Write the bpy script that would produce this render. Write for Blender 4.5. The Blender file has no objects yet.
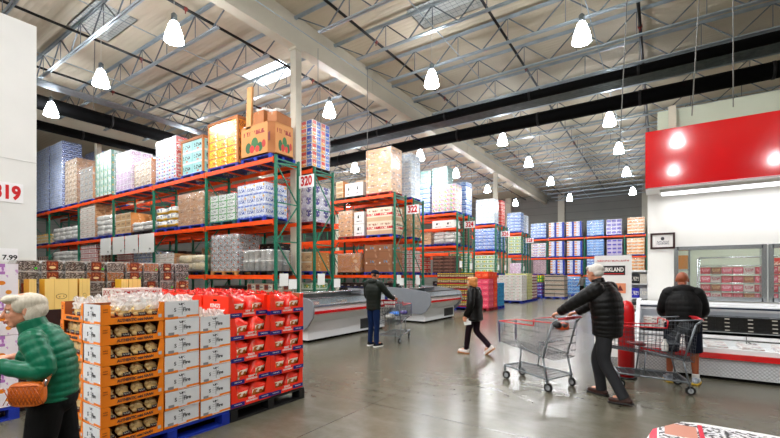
LAMP_W = 215.0
EXPO = 0.0
import bpy, math, random
from mathutils import Vector, Matrix, noise, Quaternion
random.seed(11)
S = bpy.context.scene
COL = S.collection
PI = math.pi
R = math.radians

def lin(h):
    h = h.lstrip('#')
    out = []
    for i in (0, 2, 4):
        c = int(h[i:i+2], 16) / 255
        out.append(c/12.92 if c <= .04045 else ((c+.055)/1.055)**2.4)
    return tuple(c**1.25 for c in out)
def rgba(h): return (*lin(h), 1.0) if isinstance(h, str) else (*h[:3], 1.0)

# ------------------------------------------------------------------ materials
MATS = {}
class NT:
    def __init__(s, name):
        m = bpy.data.materials.new(name); m.use_nodes = True
        s.m = m; s.t = m.node_tree; s.n = s.t.nodes; s.l = s.t.links
        s.n.clear()
        s.out = s.n.new('ShaderNodeOutputMaterial')
        s.b = s.n.new('ShaderNodeBsdfPrincipled')
        s.l.new(s.b.outputs[0], s.out.inputs[0])
    def node(s, t, **k):
        x = s.n.new(t)
        for a, b in k.items(): setattr(x, a, b)
        return x
    def link(s, a, b): s.l.new(a, b)
    def val(s, sock, v):
        if hasattr(v, 'is_output') or isinstance(v, bpy.types.NodeSocket): s.l.new(v, sock)
        else: sock.default_value = v
    def math(s, op, a, b=0.0, c=0.0):
        x = s.node('ShaderNodeMath', operation=op)
        s.val(x.inputs[0], a); s.val(x.inputs[1], b); s.val(x.inputs[2], c)
        return x.outputs[0]
    def mix(s, f, a, b):
        x = s.node('ShaderNodeMix', data_type='RGBA')
        s.val(x.inputs[0], f)
        s.val(x.inputs[6], a if not isinstance(a, (str, tuple)) else rgba(a))
        s.val(x.inputs[7], b if not isinstance(b, (str, tuple)) else rgba(b))
        return x.outputs[2]
    def noise(s, scale, vec=None, detail=2.0, rough=.5):
        x = s.node('ShaderNodeTexNoise')
        x.inputs['Scale'].default_value = scale; x.inputs['Detail'].default_value = detail
        x.inputs['Roughness'].default_value = rough
        if vec is not None: s.link(vec, x.inputs['Vector'])
        return x.outputs[0]
    def bump(s, h, strength=.3, dist=.02):
        x = s.node('ShaderNodeBump'); x.inputs['Strength'].default_value = strength
        x.inputs['Distance'].default_value = dist
        s.link(h, x.inputs['Height']); s.link(x.outputs[0], s.b.inputs['Normal'])
    def uv(s):
        if not hasattr(s, '_uv'): s._uv = s.node('ShaderNodeTexCoord')
        return s._uv.outputs['UV']
    def obj(s):
        if not hasattr(s, '_uv'): s._uv = s.node('ShaderNodeTexCoord')
        return s._uv.outputs['Object']
    def scalev(s, vec, x, y, z=1, off=(0, 0, 0)):
        m = s.node('ShaderNodeMapping'); m.inputs['Scale'].default_value = (x, y, z)
        m.inputs['Location'].default_value = off
        s.link(vec, m.inputs[0]); return m.outputs[0]
    def sep(s, vec):
        x = s.node('ShaderNodeSeparateXYZ'); s.link(vec, x.inputs[0]); return x.outputs

def mat(name, color, rough=.5, metal=0.0, var=0.0, nscale=0, namp=.1, bump=0, bscale=40, coat=0, alpha=1, trans=0, spec=.5, emit=0):
    if name in MATS: return MATS[name]
    t = NT(name); b = t.b
    col = rgba(color)
    b.inputs['Base Color'].default_value = col
    b.inputs['Roughness'].default_value = rough
    b.inputs['Metallic'].default_value = metal
    b.inputs['Specular IOR Level'].default_value = spec
    if coat: b.inputs['Coat Weight'].default_value = coat; b.inputs['Coat Roughness'].default_value = .12
    if trans: b.inputs['Transmission Weight'].default_value = trans
    if alpha < 1: b.inputs['Alpha'].default_value = alpha
    if emit:
        b.inputs['Emission Color'].default_value = col; b.inputs['Emission Strength'].default_value = emit
    if nscale:
        n = t.noise(nscale, t.obj(), 4, .6)
        dark = tuple(c*(1-namp*2) for c in col[:3]); lite = tuple(min(1, c*(1+namp)) for c in col[:3])
        r = t.node('ShaderNodeMapRange'); r.inputs[1].default_value = .3; r.inputs[2].default_value = .7
        t.link(n, r.inputs[0])
        t.link(t.mix(r.outputs[0], dark, lite), b.inputs['Base Color'])
    if bump:
        t.bump(t.noise(bscale, t.obj(), 3), bump, .01)
    MATS[name] = t.m
    return t.m

def printed(name, base, layers, rough=.45, coat=.0, rand=.0, grid=None, bumpy=0):
    """cardboard / film print laid out on each face's own 0-1 UV square.
    layers: ('r',u0,u1,v0,v1,col) rectangle  ('d',uc,vc,ru,rv,col) disc  ('s',u0,u1,v0,v1,col,sx,sy) scribbled lettering
            ('n',scale,thr,col) blobs over all.  grid=(nx,ny) repeats the layout."""
    if name in MATS: return MATS[name]
    t = NT(name)
    uv = t.uv()
    full = t.sep(uv)
    if grid:
        u = t.math('FRACT', t.math('MULTIPLY', full[0], grid[0])); v = t.math('FRACT', t.math('MULTIPLY', full[1], grid[1]))
    else:
        u, v = full[0], full[1]
    col = t.node('ShaderNodeRGB'); col.outputs[0].default_value = rgba(base); c = col.outputs[0]
    for L in layers:
        k = L[0]
        if k in 'rs':
            u0, u1, v0, v1, cc = L[1:6]
            m = t.math('MULTIPLY', t.math('COMPARE', u, (u0+u1)/2, abs(u1-u0)/2), t.math('COMPARE', v, (v0+v1)/2, abs(v1-v0)/2))
            if k == 's':
                sx, sy = (L[6], L[7]) if len(L) > 7 else (30, 8)
                n = t.noise(1.0, t.scalev(uv, sx*(grid[0] if grid else 1), sy*(grid[1] if grid else 1)), 2)
                m = t.math('MULTIPLY', m, t.math('GREATER_THAN', n, .5))
        elif k == 'd':
            uc, vc, ru, rv, cc = L[1:6]
            a = t.math('DIVIDE', t.math('SUBTRACT', u, uc), ru); b = t.math('DIVIDE', t.math('SUBTRACT', v, vc), rv)
            m = t.math('LESS_THAN', t.math('ADD', t.math('MULTIPLY', a, a), t.math('MULTIPLY', b, b)), 1.0)
        elif k == 'n':
            cc = L[3]; n = t.noise(L[1], t.scalev(uv, 1, 1, 1, (hash(str(L)) % 97*.37 if False else L[1]*1.7+L[2]*9, 0, 0)), 1)
            m = t.math('GREATER_THAN', n, L[2])
        c = t.mix(m, c, cc)
    if rand:
        oi = t.node('ShaderNodeObjectInfo')
        h = t.node('ShaderNodeHueSaturation')
        f = t.math('ADD', t.math('MULTIPLY', oi.outputs['Random'], rand), 1-rand/2)
        t.link(f, h.inputs['Value']); t.link(c, h.inputs['Color']); c = h.outputs[0]
    t.link(c, t.b.inputs['Base Color'])
    t.b.inputs['Roughness'].default_value = rough
    if coat: t.b.inputs['Coat Weight'].default_value = coat; t.b.inputs['Coat Roughness'].default_value = .15
    if bumpy: t.bump(t.noise(6, t.obj(), 3), bumpy, .03)
    MATS[name] = t.m
    return t.m

# ------------------------------------------------------------------ mesh building
class MB:
    def __init__(s): s.v = []; s.f = []; s.uv = []; s.mi = []; s.sm = []
    def quad(s, pts, m=0, uvs=None, smooth=False):
        i = len(s.v); s.v += [tuple(p) for p in pts]; s.f.append(tuple(range(i, i+len(pts))))
        s.uv += uvs if uvs else [(0, 0), (1, 0), (1, 1), (0, 1)][:len(pts)] if len(pts) <= 4 else [(0, 0)]*len(pts)
        s.mi.append(m); s.sm.append(smooth)
    def box(s, x0, x1, y0, y1, z0, z1, m=0, mm=None, M=None, skip=()):
        """mm: dict face->material index; faces -x +x -y +y -z +z. u runs left to right as seen from outside"""
        P = lambda x, y, z: (x, y, z)
        F = {'-y': [(x0, y0, z0), (x1, y0, z0), (x1, y0, z1), (x0, y0, z1)],
             '+x': [(x1, y0, z0), (x1, y1, z0), (x1, y1, z1), (x1, y0, z1)],
             '+y': [(x1, y1, z0), (x0, y1, z0), (x0, y1, z1), (x1, y1, z1)],
             '-x': [(x0, y1, z0), (x0, y0, z0), (x0, y0, z1), (x0, y1, z1)],
             '+z': [(x0, y0, z1), (x1, y0, z1), (x1, y1, z1), (x0, y1, z1)],
             '-z': [(x0, y1, z0), (x1, y1, z0), (x1, y0, z0), (x0, y0, z0)]}
        for k, pts in F.items():
            if k in skip: continue
            if M is not None: pts = [tuple(M @ Vector(p)) for p in pts]
            s.quad(pts, (mm or {}).get(k, m))
    def tube(s, p, q, r, n=6, m=0, r2=None, caps=True, smooth=True):
        p = Vector(p); q = Vector(q); d = (q-p)
        if d.length < 1e-6: return
        r2 = r if r2 is None else r2
        z = d.normalized(); a = Vector((1, 0, 0)) if abs(z.x) < .8 else Vector((0, 1, 0))
        x = z.cross(a).normalized(); y = z.cross(x)
        i = len(s.v)
        for k in range(n):
            t = 2*PI*k/n; o = x*math.cos(t)+y*math.sin(t)
            s.v.append(tuple(p+o*r)); s.v.append(tuple(q+o*r2))
        for k in range(n):
            a0 = i+2*k; b0 = i+2*((k+1) % n)
            s.f.append((a0, a0+1, b0+1, b0)); s.uv += [(k/n, 0), (k/n, 1), ((k+1)/n, 1), ((k+1)/n, 0)]
            s.mi.append(m); s.sm.append(smooth)
        if caps:
            s.f.append(tuple(i+2*k for k in range(n))); s.uv += [(0, 0)]*n; s.mi.append(m); s.sm.append(False)
            s.f.append(tuple(i+2*k+1 for k in reversed(range(n)))); s.uv += [(0, 0)]*n; s.mi.append(m); s.sm.append(False)
    def path(s, pts, r, n=6, m=0):
        for a, b in zip(pts, pts[1:]): s.tube(a, b, r, n, m)
    def bar(s, p, q, w, h, m=0, up=(0, 0, 1)):
        """rectangular bar from p to q, width w sideways, height h"""
        p = Vector(p); q = Vector(q); d = (q-p).normalized(); u = Vector(up)
        if abs(d.dot(u)) > .98: u = Vector((0, 1, 0))
        x = d.cross(u).normalized(); u = x.cross(d).normalized()
        c = [p-x*w/2-u*h/2, p+x*w/2-u*h/2, p+x*w/2+u*h/2, p-x*w/2+u*h/2]
        e = [k+(q-p) for k in c]
        s.quad([c[3], c[2], c[1], c[0]][::-1][::-1], m); s.quad([e[0], e[1], e[2], e[3]][::-1][::-1], m)
        for k in range(4):
            j = (k+1) % 4
            s.quad([c[k], c[j], e[j], e[k]], m)
    def lathe(s, prof, n=16, m=0, c=(0, 0, 0), smooth=True, closed=False):
        """prof list of (r,z); around z at c"""
        i = len(s.v); L = len(prof)
        for k in range(n):
            t = 2*PI*k/n
            for r, z in prof: s.v.append((c[0]+r*math.cos(t), c[1]+r*math.sin(t), c[2]+z))
        for k in range(n):
            j = (k+1) % n
            for a in range(L-1):
                s.f.append((i+k*L+a, i+j*L+a, i+j*L+a+1, i+k*L+a+1))
                s.uv += [(k/n, a/(L-1)), ((k+1)/n, a/(L-1)), ((k+1)/n, (a+1)/(L-1)), (k/n, (a+1)/(L-1))]
                s.mi.append(m); s.sm.append(smooth)
    def prism(s, poly, axis, a, b, m=0, mside=None):
        """poly in the plane normal to axis ('x': (y,z), 'y': (x,z), 'z': (x,y)) extruded a..b"""
        def P(p, t):
            return {'x': (t, p[0], p[1]), 'y': (p[0], t, p[1]), 'z': (p[0], p[1], t)}[axis]
        n = len(poly)
        xs = [p[0] for p in poly]; ys = [p[1] for p in poly]
        w = (max(xs)-min(xs)) or 1; h = (max(ys)-min(ys)) or 1
        uv = [((p[0]-min(xs))/w, (p[1]-min(ys))/h) for p in poly]
        s.quad([P(p, a) for p in poly], m, uv); s.quad([P(p, b) for p in reversed(poly)], m, uv[::-1])
        for k in range(n):
            j = (k+1) % n
            s.quad([P(poly[k], a), P(poly[j], a), P(poly[j], b), P(poly[k], b)], m if mside is None else mside)
    def ell(s, c, r, n=12, m=0, M=None, k=8, power=1.0, jit=0):
        """ellipsoid; power<1 gives boxier"""
        i = len(s.v)
        sg = lambda t: math.copysign(abs(t)**power, t)
        for a in range(k+1):
            ph = -PI/2+PI*a/k
            for b in range(n):
                th = 2*PI*b/n
                p = Vector((sg(math.cos(ph))*sg(math.cos(th))*r[0], sg(math.cos(ph))*sg(math.sin(th))*r[1], sg(math.sin(ph))*r[2]))
                if jit:
                    p *= 1+jit*noise.noise((p+Vector(c))*9)
                if M is not None: p = M @ p
                s.v.append(tuple(p+Vector(c)))
        for a in range(k):
            for b in range(n):
                b2 = (b+1) % n
                s.f.append((i+a*n+b, i+a*n+b2, i+(a+1)*n+b2, i+(a+1)*n+b))
                s.uv += [(b/n, a/k), ((b+1)/n, a/k), ((b+1)/n, (a+1)/k), (b/n, (a+1)/k)]
                s.mi.append(m); s.sm.append(True)
    def mesh(s, name, mats):
        me = bpy.data.meshes.new(name)
        me.from_pydata(s.v, [], s.f)
        l = me.uv_layers.new(name='UVMap')
        flat = [c for p in s.uv for c in p]
        if len(flat) == len(l.data)*2: l.data.foreach_set('uv', flat)
        for m in (mats if isinstance(mats, (list, tuple)) else [mats]): me.materials.append(m)
        me.polygons.foreach_set('material_index', s.mi)
        me.polygons.foreach_set('use_smooth', s.sm)
        me.update()
        return me
    def build(s, name, mats, parent=None, loc=(0, 0, 0), rotz=0):
        return link(name, s.mesh(name, mats), parent, loc, rotz)

def link(name, me, parent=None, loc=(0, 0, 0), rotz=0):
    o = bpy.data.objects.new(name, me); COL.objects.link(o)
    o.parent = parent; o.location = loc; o.rotation_euler = (0, 0, rotz)
    return o
USED = {}
ORD = ['first', 'second', 'third', 'fourth', 'fifth', 'sixth', 'seventh', 'eighth', 'ninth', 'tenth', 'eleventh', 'twelfth',
       'thirteenth', 'fourteenth', 'fifteenth', 'sixteenth', 'seventeenth', 'eighteenth', 'nineteenth', 'twentieth']
def tag(o, label=None, cat=None, group=None, kind=None):
    if label: o['label'] = label
    if cat: o['category'] = cat
    if group: o['group'] = group
    if kind: o['kind'] = kind
    return o
def thing(name, label, cat, loc=(0, 0, 0), rotz=0, group=None, scale=None):
    o = bpy.data.objects.new(name, None); COL.objects.link(o); o.empty_display_size = .1
    o.location = loc; o.rotation_euler = (0, 0, rotz)
    if scale: o.scale = scale
    return tag(o, label, cat, group)
def dup(root, label=None, loc=None, rotz=None, group=None):
    r = root.copy(); COL.objects.link(r)
    if loc is not None: r.location = loc
    if rotz is not None: r.rotation_euler = (0, 0, rotz)
    if label: r['label'] = label
    if group: r['group'] = group
    for ch in list(root.children):
        c = ch.copy(); COL.objects.link(c); c.parent = r
        for g in list(ch.children):
            d = g.copy(); COL.objects.link(d); d.parent = c
    return r
TXT = {}
def text_me(body, size, m, bold=0, ext=.001, align='CENTER', spacing=1.0):
    k = (body, size, m.name, bold, align, spacing)
    if k in TXT: return TXT[k]
    cu = bpy.data.curves.new('t', 'FONT'); cu.body = body; cu.size = size; cu.offset = bold; cu.extrude = ext
    cu.align_x = align; cu.align_y = 'CENTER'; cu.resolution_u = 3; cu.space_character = spacing
    o = bpy.data.objects.new('t', cu); COL.objects.link(o)
    dg = bpy.context.evaluated_depsgraph_get()
    me = bpy.data.meshes.new_from_object(o.evaluated_get(dg)); me.materials.clear(); me.materials.append(m)
    bpy.data.objects.remove(o)
    TXT[k] = me
    return me
def text(name, body, size, m, parent, loc, face='-y', bold=0, sx=1.0, **k):
    """face: the way the writing faces"""
    o = link(name, text_me(body, size, m, bold, **k), parent, loc)
    o.rotation_euler = {'-y': (PI/2, 0, 0), '+x': (PI/2, 0, PI/2), '+z': (0, 0, 0)}[face] if isinstance(face, str) else face
    o.scale = (sx, 1, 1)
    return o
def struct(name, mb, m, **k):
    o = mb.build(name, m, **k); o['kind'] = 'structure'; return o
# ------------------------------------------------------------------ common materials
WHITE = mat('white_paint', '#e9e8e4', .5, nscale=1.5, namp=.015)
RACKG = mat('rack_green', '#2f8a70', .45, nscale=6, namp=.12)
RACKO = mat('rack_orange', '#ff6820', .4, nscale=5, namp=.06)
STEEL = mat('galvanised_steel', '#9aa2a6', .4, .75, nscale=3, namp=.12)
JOIST = mat('joist_grey', '#bcc6cc', .4, .5, nscale=2, namp=.1)
WEB = mat('web_grey', '#7d858b', .5, .3)
BLACK = mat('black_paint', '#040405', .75, spec=.15)
BLACKP = mat('black_plastic', '#101012', .38)
RUBBER = mat('rubber', '#151515', .75)
CHROME = mat('chrome', '#c4c8cc', .22, .95)
CREAM = mat('cream_paint', '#d6d0c0', .55, nscale=.8, namp=.03)
RED = mat('red_plastic', '#d8101c', .25, coat=.4)
PAPER = mat('white_paper', '#f1f1ee', .7)
INK = mat('ink', '#1c1c22', .6)
REDINK = mat('red_ink', '#d3121f', .5)
WHITEINK = mat('white_ink', '#f6f3ee', .5)
NAVYINK = mat('navy_ink', '#27325a', .5)
CARD = mat('brown_card', '#b57a48', .7, nscale=3, namp=.05)

# floor -------------------------------------------------------------
def floor_mat():
    t = NT('polished_concrete')
    o = t.obj()
    n1 = t.noise(.35, o, 5, .6); n2 = t.noise(7, o, 6, .65); n3 = t.noise(1.6, t.scalev(o, 1, 3), 4, .6)
    c = t.mix(n1, '#706d5f', '#7e7b6e')
    r = t.node('ShaderNodeMapRange'); r.inputs[1].default_value = .35; r.inputs[2].default_value = .7; t.link(n2, r.inputs[0])
    c = t.mix(t.math('MULTIPLY', r.outputs[0], .35), c, '#56533a')
    r3 = t.node('ShaderNodeMapRange'); r3.inputs[1].default_value = .45; r3.inputs[2].default_value = .75; t.link(n3, r3.inputs[0])
    c = t.mix(t.math('MULTIPLY', r3.outputs[0], .35), c, '#8b8980')
    s = t.sep(o)
    jx = t.math('COMPARE', t.math('FRACT', t.math('DIVIDE', t.math('ADD', s[0], 51.3), 4.2)), .5, .0014)
    jy = t.math('COMPARE', t.math('FRACT', t.math('DIVIDE', t.math('ADD', s[1], 50.9), 4.4)), .5, .0014)
    c = t.mix(t.math('MULTIPLY', t.math('MAXIMUM', jx, jy), .7), c, '#2b2822')
    t.link(c, t.b.inputs['Base Color'])
    rr = t.math('ADD', t.math('MULTIPLY', n1, .12), .14)
    t.link(t.math('ADD', rr, t.math('MULTIPLY', n3, .08)), t.b.inputs['Roughness'])
    t.b.inputs['Specular IOR Level'].default_value = .5
    return t.m
X0, X1, Y0, Y1, ZD = -46, 14, -21, 49.6, 11.08
b = MB(); b.box(X0, X1, Y0, Y1, -.2, 0); struct('floor', b, floor_mat())

def deck_mat():
    t = NT('roof_deck')
    o = t.obj(); s = t.sep(o)
    n = t.noise(.25, o, 3)
    c = t.mix(n, '#cbc0aa', '#e2d9c6')
    t.link(c, t.b.inputs['Base Color']); t.b.inputs['Roughness'].default_value = .65
    w = t.math('PINGPONG', t.math('MULTIPLY', s[1], 5.0), .5)
    t.bump(t.math('SMOOTH_MIN', w, .35, .1), .5, .05)
    return t.m
SKY = [(-16.5, -13.9, 12.0, 13.25, 9.0), (-7.5, -5.1, 12.3, 13.6, .22), (-18.6, -16.1, 5.9, 7.2, .3)]
xs = sorted({X0, X1} | {v for k in SKY for v in k[:2]}); ys = sorted({Y0, Y1} | {v for k in SKY for v in k[2:4]})
b = MB()
for xa, xb in zip(xs, xs[1:]):
    for ya, yb in zip(ys, ys[1:]):
        if any(k[0] <= xa and xb <= k[1] and k[2] <= ya and yb <= k[3] for k in SKY): continue
        b.box(xa, xb, ya, yb, ZD, ZD+.12, skip=('-x', '+x', '-y', '+y'))
struct('ceiling', b, deck_mat())
for i, (xa, xb, ya, yb, e) in enumerate(SKY):
    t = thing('skylight', ['skylight in the roof deck glowing with daylight beside the painted column', 'dim grey latticed skylight above the big aisle, square grid guard',
                           'dull skylight with a safety grid high above the far end of the long rack'][i], 'skylight', (xa, ya, ZD))
    w, d = xb-xa, yb-ya
    b = MB(); b.box(0, w, 0, d, .34, .36); b.build('pane', mat('skylight_%d' % i, '#eef6ff' if e > 1 else '#c9ccca', .3, emit=e), t)
    b = MB()
    for q in ((-.05, 0, -.05, d+.05), (w, w+.05, -.05, d+.05), (0, w, -.05, 0), (0, w, d, d+.05)): b.box(*q, .0, .38)
    b.build('curb', WHITE, t)
    b = MB()
    for k in range(1, 12): b.tube((w*k/12, 0, .05), (w*k/12, d, .05), .006, 4)
    for k in range(1, 7): b.tube((0, d*k/7, .05), (w, d*k/7, .05), .006, 4)
    b.build('guard_grid', STEEL, t)

def block_mat(name, c1, c2, vert=False):
    t = NT(name); o = t.obj(); s = t.sep(o)
    n = t.noise(.6, o, 3); c = t.mix(n, c1, c2)
    row = t.math('COMPARE', t.math('FRACT', t.math('MULTIPLY', s[2], 1.2)), .5, .03)
    c = t.mix(t.math('MULTIPLY', row, .35), c, '#55554f')
    t.link(c, t.b.inputs['Base Color']); t.b.inputs['Roughness'].default_value = .8
    return t.m
GREYW = block_mat('grey_block', '#8b8a85', '#9a9993')
for nm, q in (('wall_back', (X0, X1, Y1, Y1+.3)), ('wall_left', (X0-.3, X0, Y0, Y1)), ('wall_right', (X1, X1+.3, Y0, Y1)), ('wall_front', (X0, X1, Y0-.3, Y0))):
    b = MB(); b.box(*q, 0, ZD+.2); struct(nm, b, GREYW)
for i, px in enumerate((-15.5, -9.4, -1.2, 5)):
    b = MB(); b.box(px-.35, px+.35, Y1-.3, Y1, 0, ZD); o = struct('trim_%d' % (i+1), b, CREAM)
# white panelled cold room whose end wall carries the aisle number
b = MB(); b.box(-16, -10.6, Y0, 2.83, 0, 6.7); struct('wall_cold_room', b, WHITE)
b = MB()
for y in (-1.6, -.5, .6, 1.72): b.box(-10.6, -10.597, y, y+.006, 0, 6.7)
b.box(-10.6, -10.595, 2.0, 2.84, 3.9, 3.906)
struct('trim_6', b, mat('panel_joint', '#c9c9c4', .5))

# roof structure ----------------------------------------------------------
GX = (-28.2, -11.15, 5.9)
for gx in GX:
    b = MB(); b.box(gx-.16, gx+.16, Y0, Y1, 9.95, 11.05)
    b.box(gx-.2, gx+.2, Y0, Y1, 9.93, 9.97)
    for y in range(-18, 49, 11): b.box(gx-.19, gx+.19, y-.03, y+.03, 9.95, 11.05)
    b.build('roof_beam', CREAM)['kind'] = 'structure'
for gx in GX:
    for cy in (-11.6, 10.42, 32.15):
        if gx > 0 and cy > 5: continue
        b = MB()
        b.box(-.14, .14, -.14, .14, 0, 9.93); b.box(-.2, .2, -.2, .2, 9.85, 9.93); b.box(-.26, .26, -.26, .26, 0, .02)
        b.build('column', CREAM, loc=(gx, cy, 0))['kind'] = 'structure'

def joist_meshes(L, tail):
    top = MB()
    for s in (-1, 1): top.box(0, L, s*.012 if s > 0 else -.075, .075 if s > 0 else -.012, 10.93, 10.945); top.box(0, L, s*.03-.008, s*.03+.008, 10.86, 10.93)
    bot = MB()
    for s in (-1, 1): bot.box(tail, L-tail, .012 if s > 0 else -.07, .07 if s > 0 else -.012, 10.0, 10.014); bot.box(tail, L-tail, s*.03-.008, s*.03+.008, 10.0, 10.065)
    web = MB(); n = 7; st = (L-2*tail-.8)/n
    web.bar((tail+.4, 0, 10.03), (.1, 0, 10.9), .035, .035); web.bar((L-tail-.4, 0, 10.03), (L-.1, 0, 10.9), .035, .035)
    for k in range(n):
        x = tail+.4+k*st
        web.bar((x, 0, 10.03), (x+st/2, 0, 10.9), .035, .035); web.bar((x+st/2, 0, 10.9), (x+st, 0, 10.03), .035, .035)
        web.bar((x+st/2, 0, 10.9), (x+st/2, 0, 10.03), .022, .022)
    return top.mesh('top_chord', JOIST), bot.mesh('bottom_chord', JOIST), web.mesh('web', WEB)
LJ = 16.7
JM = joist_meshes(LJ, 1.15)
bays = [(-28.0+.02, 'over the long rack'), (-10.97, 'over the open aisle')]
for bx, where in bays:
    for k in range(-9, 20):
        y = 8.1+2.12*k
        if bx < -20 and (y < -2 or y > 40): continue
        where2 = where
        if k < -3: n = 'behind the camera'
        j = thing('roof_joist', 'open web steel roof joist %s, %s' % (where, ('%s one on from the painted column' % ORD[k-1]) if 0 < k < 20 else '%s one back from the painted column' % ORD[-k]), 'joist', (bx, y, 0), group='open web joists ' + where)
        for me, nm in zip(JM, ('top_chord', 'bottom_chord', 'web')): link(nm, me, j)
# short bay to the side wall of the building
for k in range(-9, 20):
    y = 8.1+2.12*k
    b = MB(); b.box(6.1, X1, y-.06, y+.06, 10.9, 10.95); b.box(6.1, X1, y-.06, y+.06, 10.0, 10.06)
    struct('trim_%d' % (20+k), b, JOIST)
for i, (x, r, z) in enumerate([(-.6, .055, 10.72), (-4.9, .05, 10.72), (-9.2, .05, 10.72), (-13.3, .05, 10.6), (-17.9, .05, 10.6), (-22.3, .05, 10.6)]):
    p = thing('sprinkler_pipe', 'black sprinkler pipe with red couplings, %s from the deli sign across the roof' % ORD[i], 'pipe', (x, 0, z), group='roof sprinkler pipes')
    b = MB(); b.tube((0, -5, 0), (0, 49, 0), r, 8); b.build('pipe', BLACKP, p)
    for y in range(-2, 46, 6):
        b = MB(); b.tube((0, y+1.3+i*.7, 0), (0, y+1.42+i*.7, 0), r*1.35, 8); b.tube((0, y+1.36+i*.7, 0), (0, y+1.36+i*.7, -.16), .02, 6); b.build('coupling', mat('coupling_red', '#8c2a1c', .5), p)
for i, (x) in enumerate([-1.9, -6.4, -10.3, -14.8, -19.6]):
    b = MB()
    b.tube((x, -5, 10.05), (x, 49, 10.05), .018, 5)
    tag(b.build('bridging_rod', JOIST), 'thin steel bridging rod tying joists, %s across the roof from the deli' % ORD[i], 'rod', 'joist bridging rods')
# big black ducts with a bundle of grey conduits between them
def duct(name, p, q, r, label, m=None, band=True):
    d = thing(name, label, 'duct', (0, 0, 0))
    b = MB(); b.tube(p, q, r, 18); b.build('duct_body', m or BLACK, d)
    P = Vector(p); Q = Vector(q); L = (Q-P).length; n = int(L/4.5)
    for k in range(n+1):
        b = MB(); c = P.lerp(Q, (k+.5)/(n+1)); e = (Q-P).normalized()*.05
        b.tube(c-e, c+e, r*1.06, 18)
        b.build('joint_band', mat('black_band', '#0a0a0b', .6), d)
duct('air_duct', (-23.8, 20.3, 9.2), (X1, 20.3, 9.2), .31, 'broad black air duct crossing above the open aisle')
duct('air_duct', (-23.8, 18.7, 9.72), (X1, 18.7, 9.72), .19, 'slimmer black duct running higher beside the broad one')
duct('air_duct', (-23.8, -6, 9.6), (-23.8, 20.3, 9.6), .33, 'black air duct running over the pale blue drink pallets')
duct('air_duct', (-27.45, -6, 9.6), (-27.45, 20.3, 9.6), .25, 'black air duct farther off behind the other over the long rack')
def conduits(a, bb, label):
    t = thing('conduit_bundle', label, 'conduit')
    for k in range(5):
        off = Vector((0, .14*k, -.02*k)) if a[1] == bb[1] else Vector((-.14*k, 0, 0))
        b = MB(); b.tube(Vector(a)+off, Vector(bb)+off, .055, 8); b.build('conduit', STEEL, t)
conduits((-21.4, 19.15, 9.72), (X1, 19.15, 9.72), 'five grey conduits running between the two black ducts over the aisle')
conduits((-21.4, -6, 9.72), (-21.4, 19.0, 9.72), 'five grey conduits running above the tall wrapped loads of the long rack')
# hanging wires
for i, (x, y, z0, z1) in enumerate([(-10.5, 10.9, 7.2, 10.0), (-16.9, 6.1, 7.6, 10.0), (.6, 11.3, 5.2, 10.0), (1.3, 11.2, 5.2, 10.0), (2.1, 11.3, 5.2, 10.0), (-.9, 12.2, 4.4, 10.0), (-9.8, 13.0, 5.2, 10.0)]):
    b = MB(); b.tube((x, y, z0), (x+.12*(i % 3), y, z1), .012, 5)
    tag(b.build('hanging_cable', mat('cable_grey', '#8d8d88', .5)), ['thin cable hanging at the 320 sign column', 'pale cable dropping over the long rack', 'cable dropping from the roof behind the red fascia, closest to its end',
        'second cable dropping behind the red fascia', 'third cable dropping behind the red fascia', 'cable dropping at the end of the red fascia', 'cable hanging down in the aisle past sign 320'][i], 'cable')

# lamps ---------------------------------------------------------------
SHADE = mat('glowing_lamp_shade', '#f4f8ff', .4, emit=55.0)
b = MB(); b.lathe([(.07, .42), (.12, .36), (.17, .22), (.235, .02), (.275, -.2), (.268, -.2), (.22, .02), (.15, .22), (.10, .35), (.06, .4)], 20); ms = b.mesh('lamp_shade', SHADE)
b = MB(); b.tube((0, 0, .38), (0, 0, .62), .085, 10); b.tube((0, 0, .62), (0, 0, .66), .05, 8); mh = b.mesh('ballast', STEEL)
b = MB(); b.tube((0, 0, .66), (0, 0, 1.3), .008, 5); b.tube((0, 0, 1.3), (0, 0, 1.9), .008, 5); mr = b.mesh('cord', mat('cord_white', '#d8d8d2', .5))
b = MB(); b.ell((0, 0, -.02), (.07, .07, .13), 10); mb_ = b.mesh('bulb', mat('glowing_bulb', '#ffffff', .3, emit=80.0))
ld = bpy.data.lights.new('lamp_light', 'AREA'); ld.shape = 'DISK'; ld.size = .44; ld.energy = LAMP_W; ld.color = (1.0, .985, .955)
rows = [-17, -9.5, -1.5, 6.6, 13.6, 21.9, 27.2, 33.7, 41.8]
n = 0
for ry, y in enumerate(rows):
    for cx in range(-1, 7):
        x = -2.0-5.2*cx + (2.8 if y < 0 else 0)
        if y > 5 and x > 2: continue
        if x < -30 or x > 9: continue
        if y < 2 and x < -10: continue
        t = thing('high_bay_lamp', 'bell-shaped high bay lamp, %s in the row %s' % (ORD[cx+1], ['behind the camera far back', 'well behind the camera', 'just behind the camera', 'over the first rack',
            'over the first aisle between racks', 'just past the black ducts', 'over the third rack pair', 'over the fourth rack pair', 'before the last wall'][ry]), 'lamp', (x, y, 9.0), group='high bay lamps')
        link('lamp_shade', ms, t); link('ballast', mh, t); link('cord', mr, t); link('bulb', mb_, t)
        lo = bpy.data.objects.new('lamp_light', ld); COL.objects.link(lo); lo.parent = t; lo.location = (0, 0, -.22)
        n += 1
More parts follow.
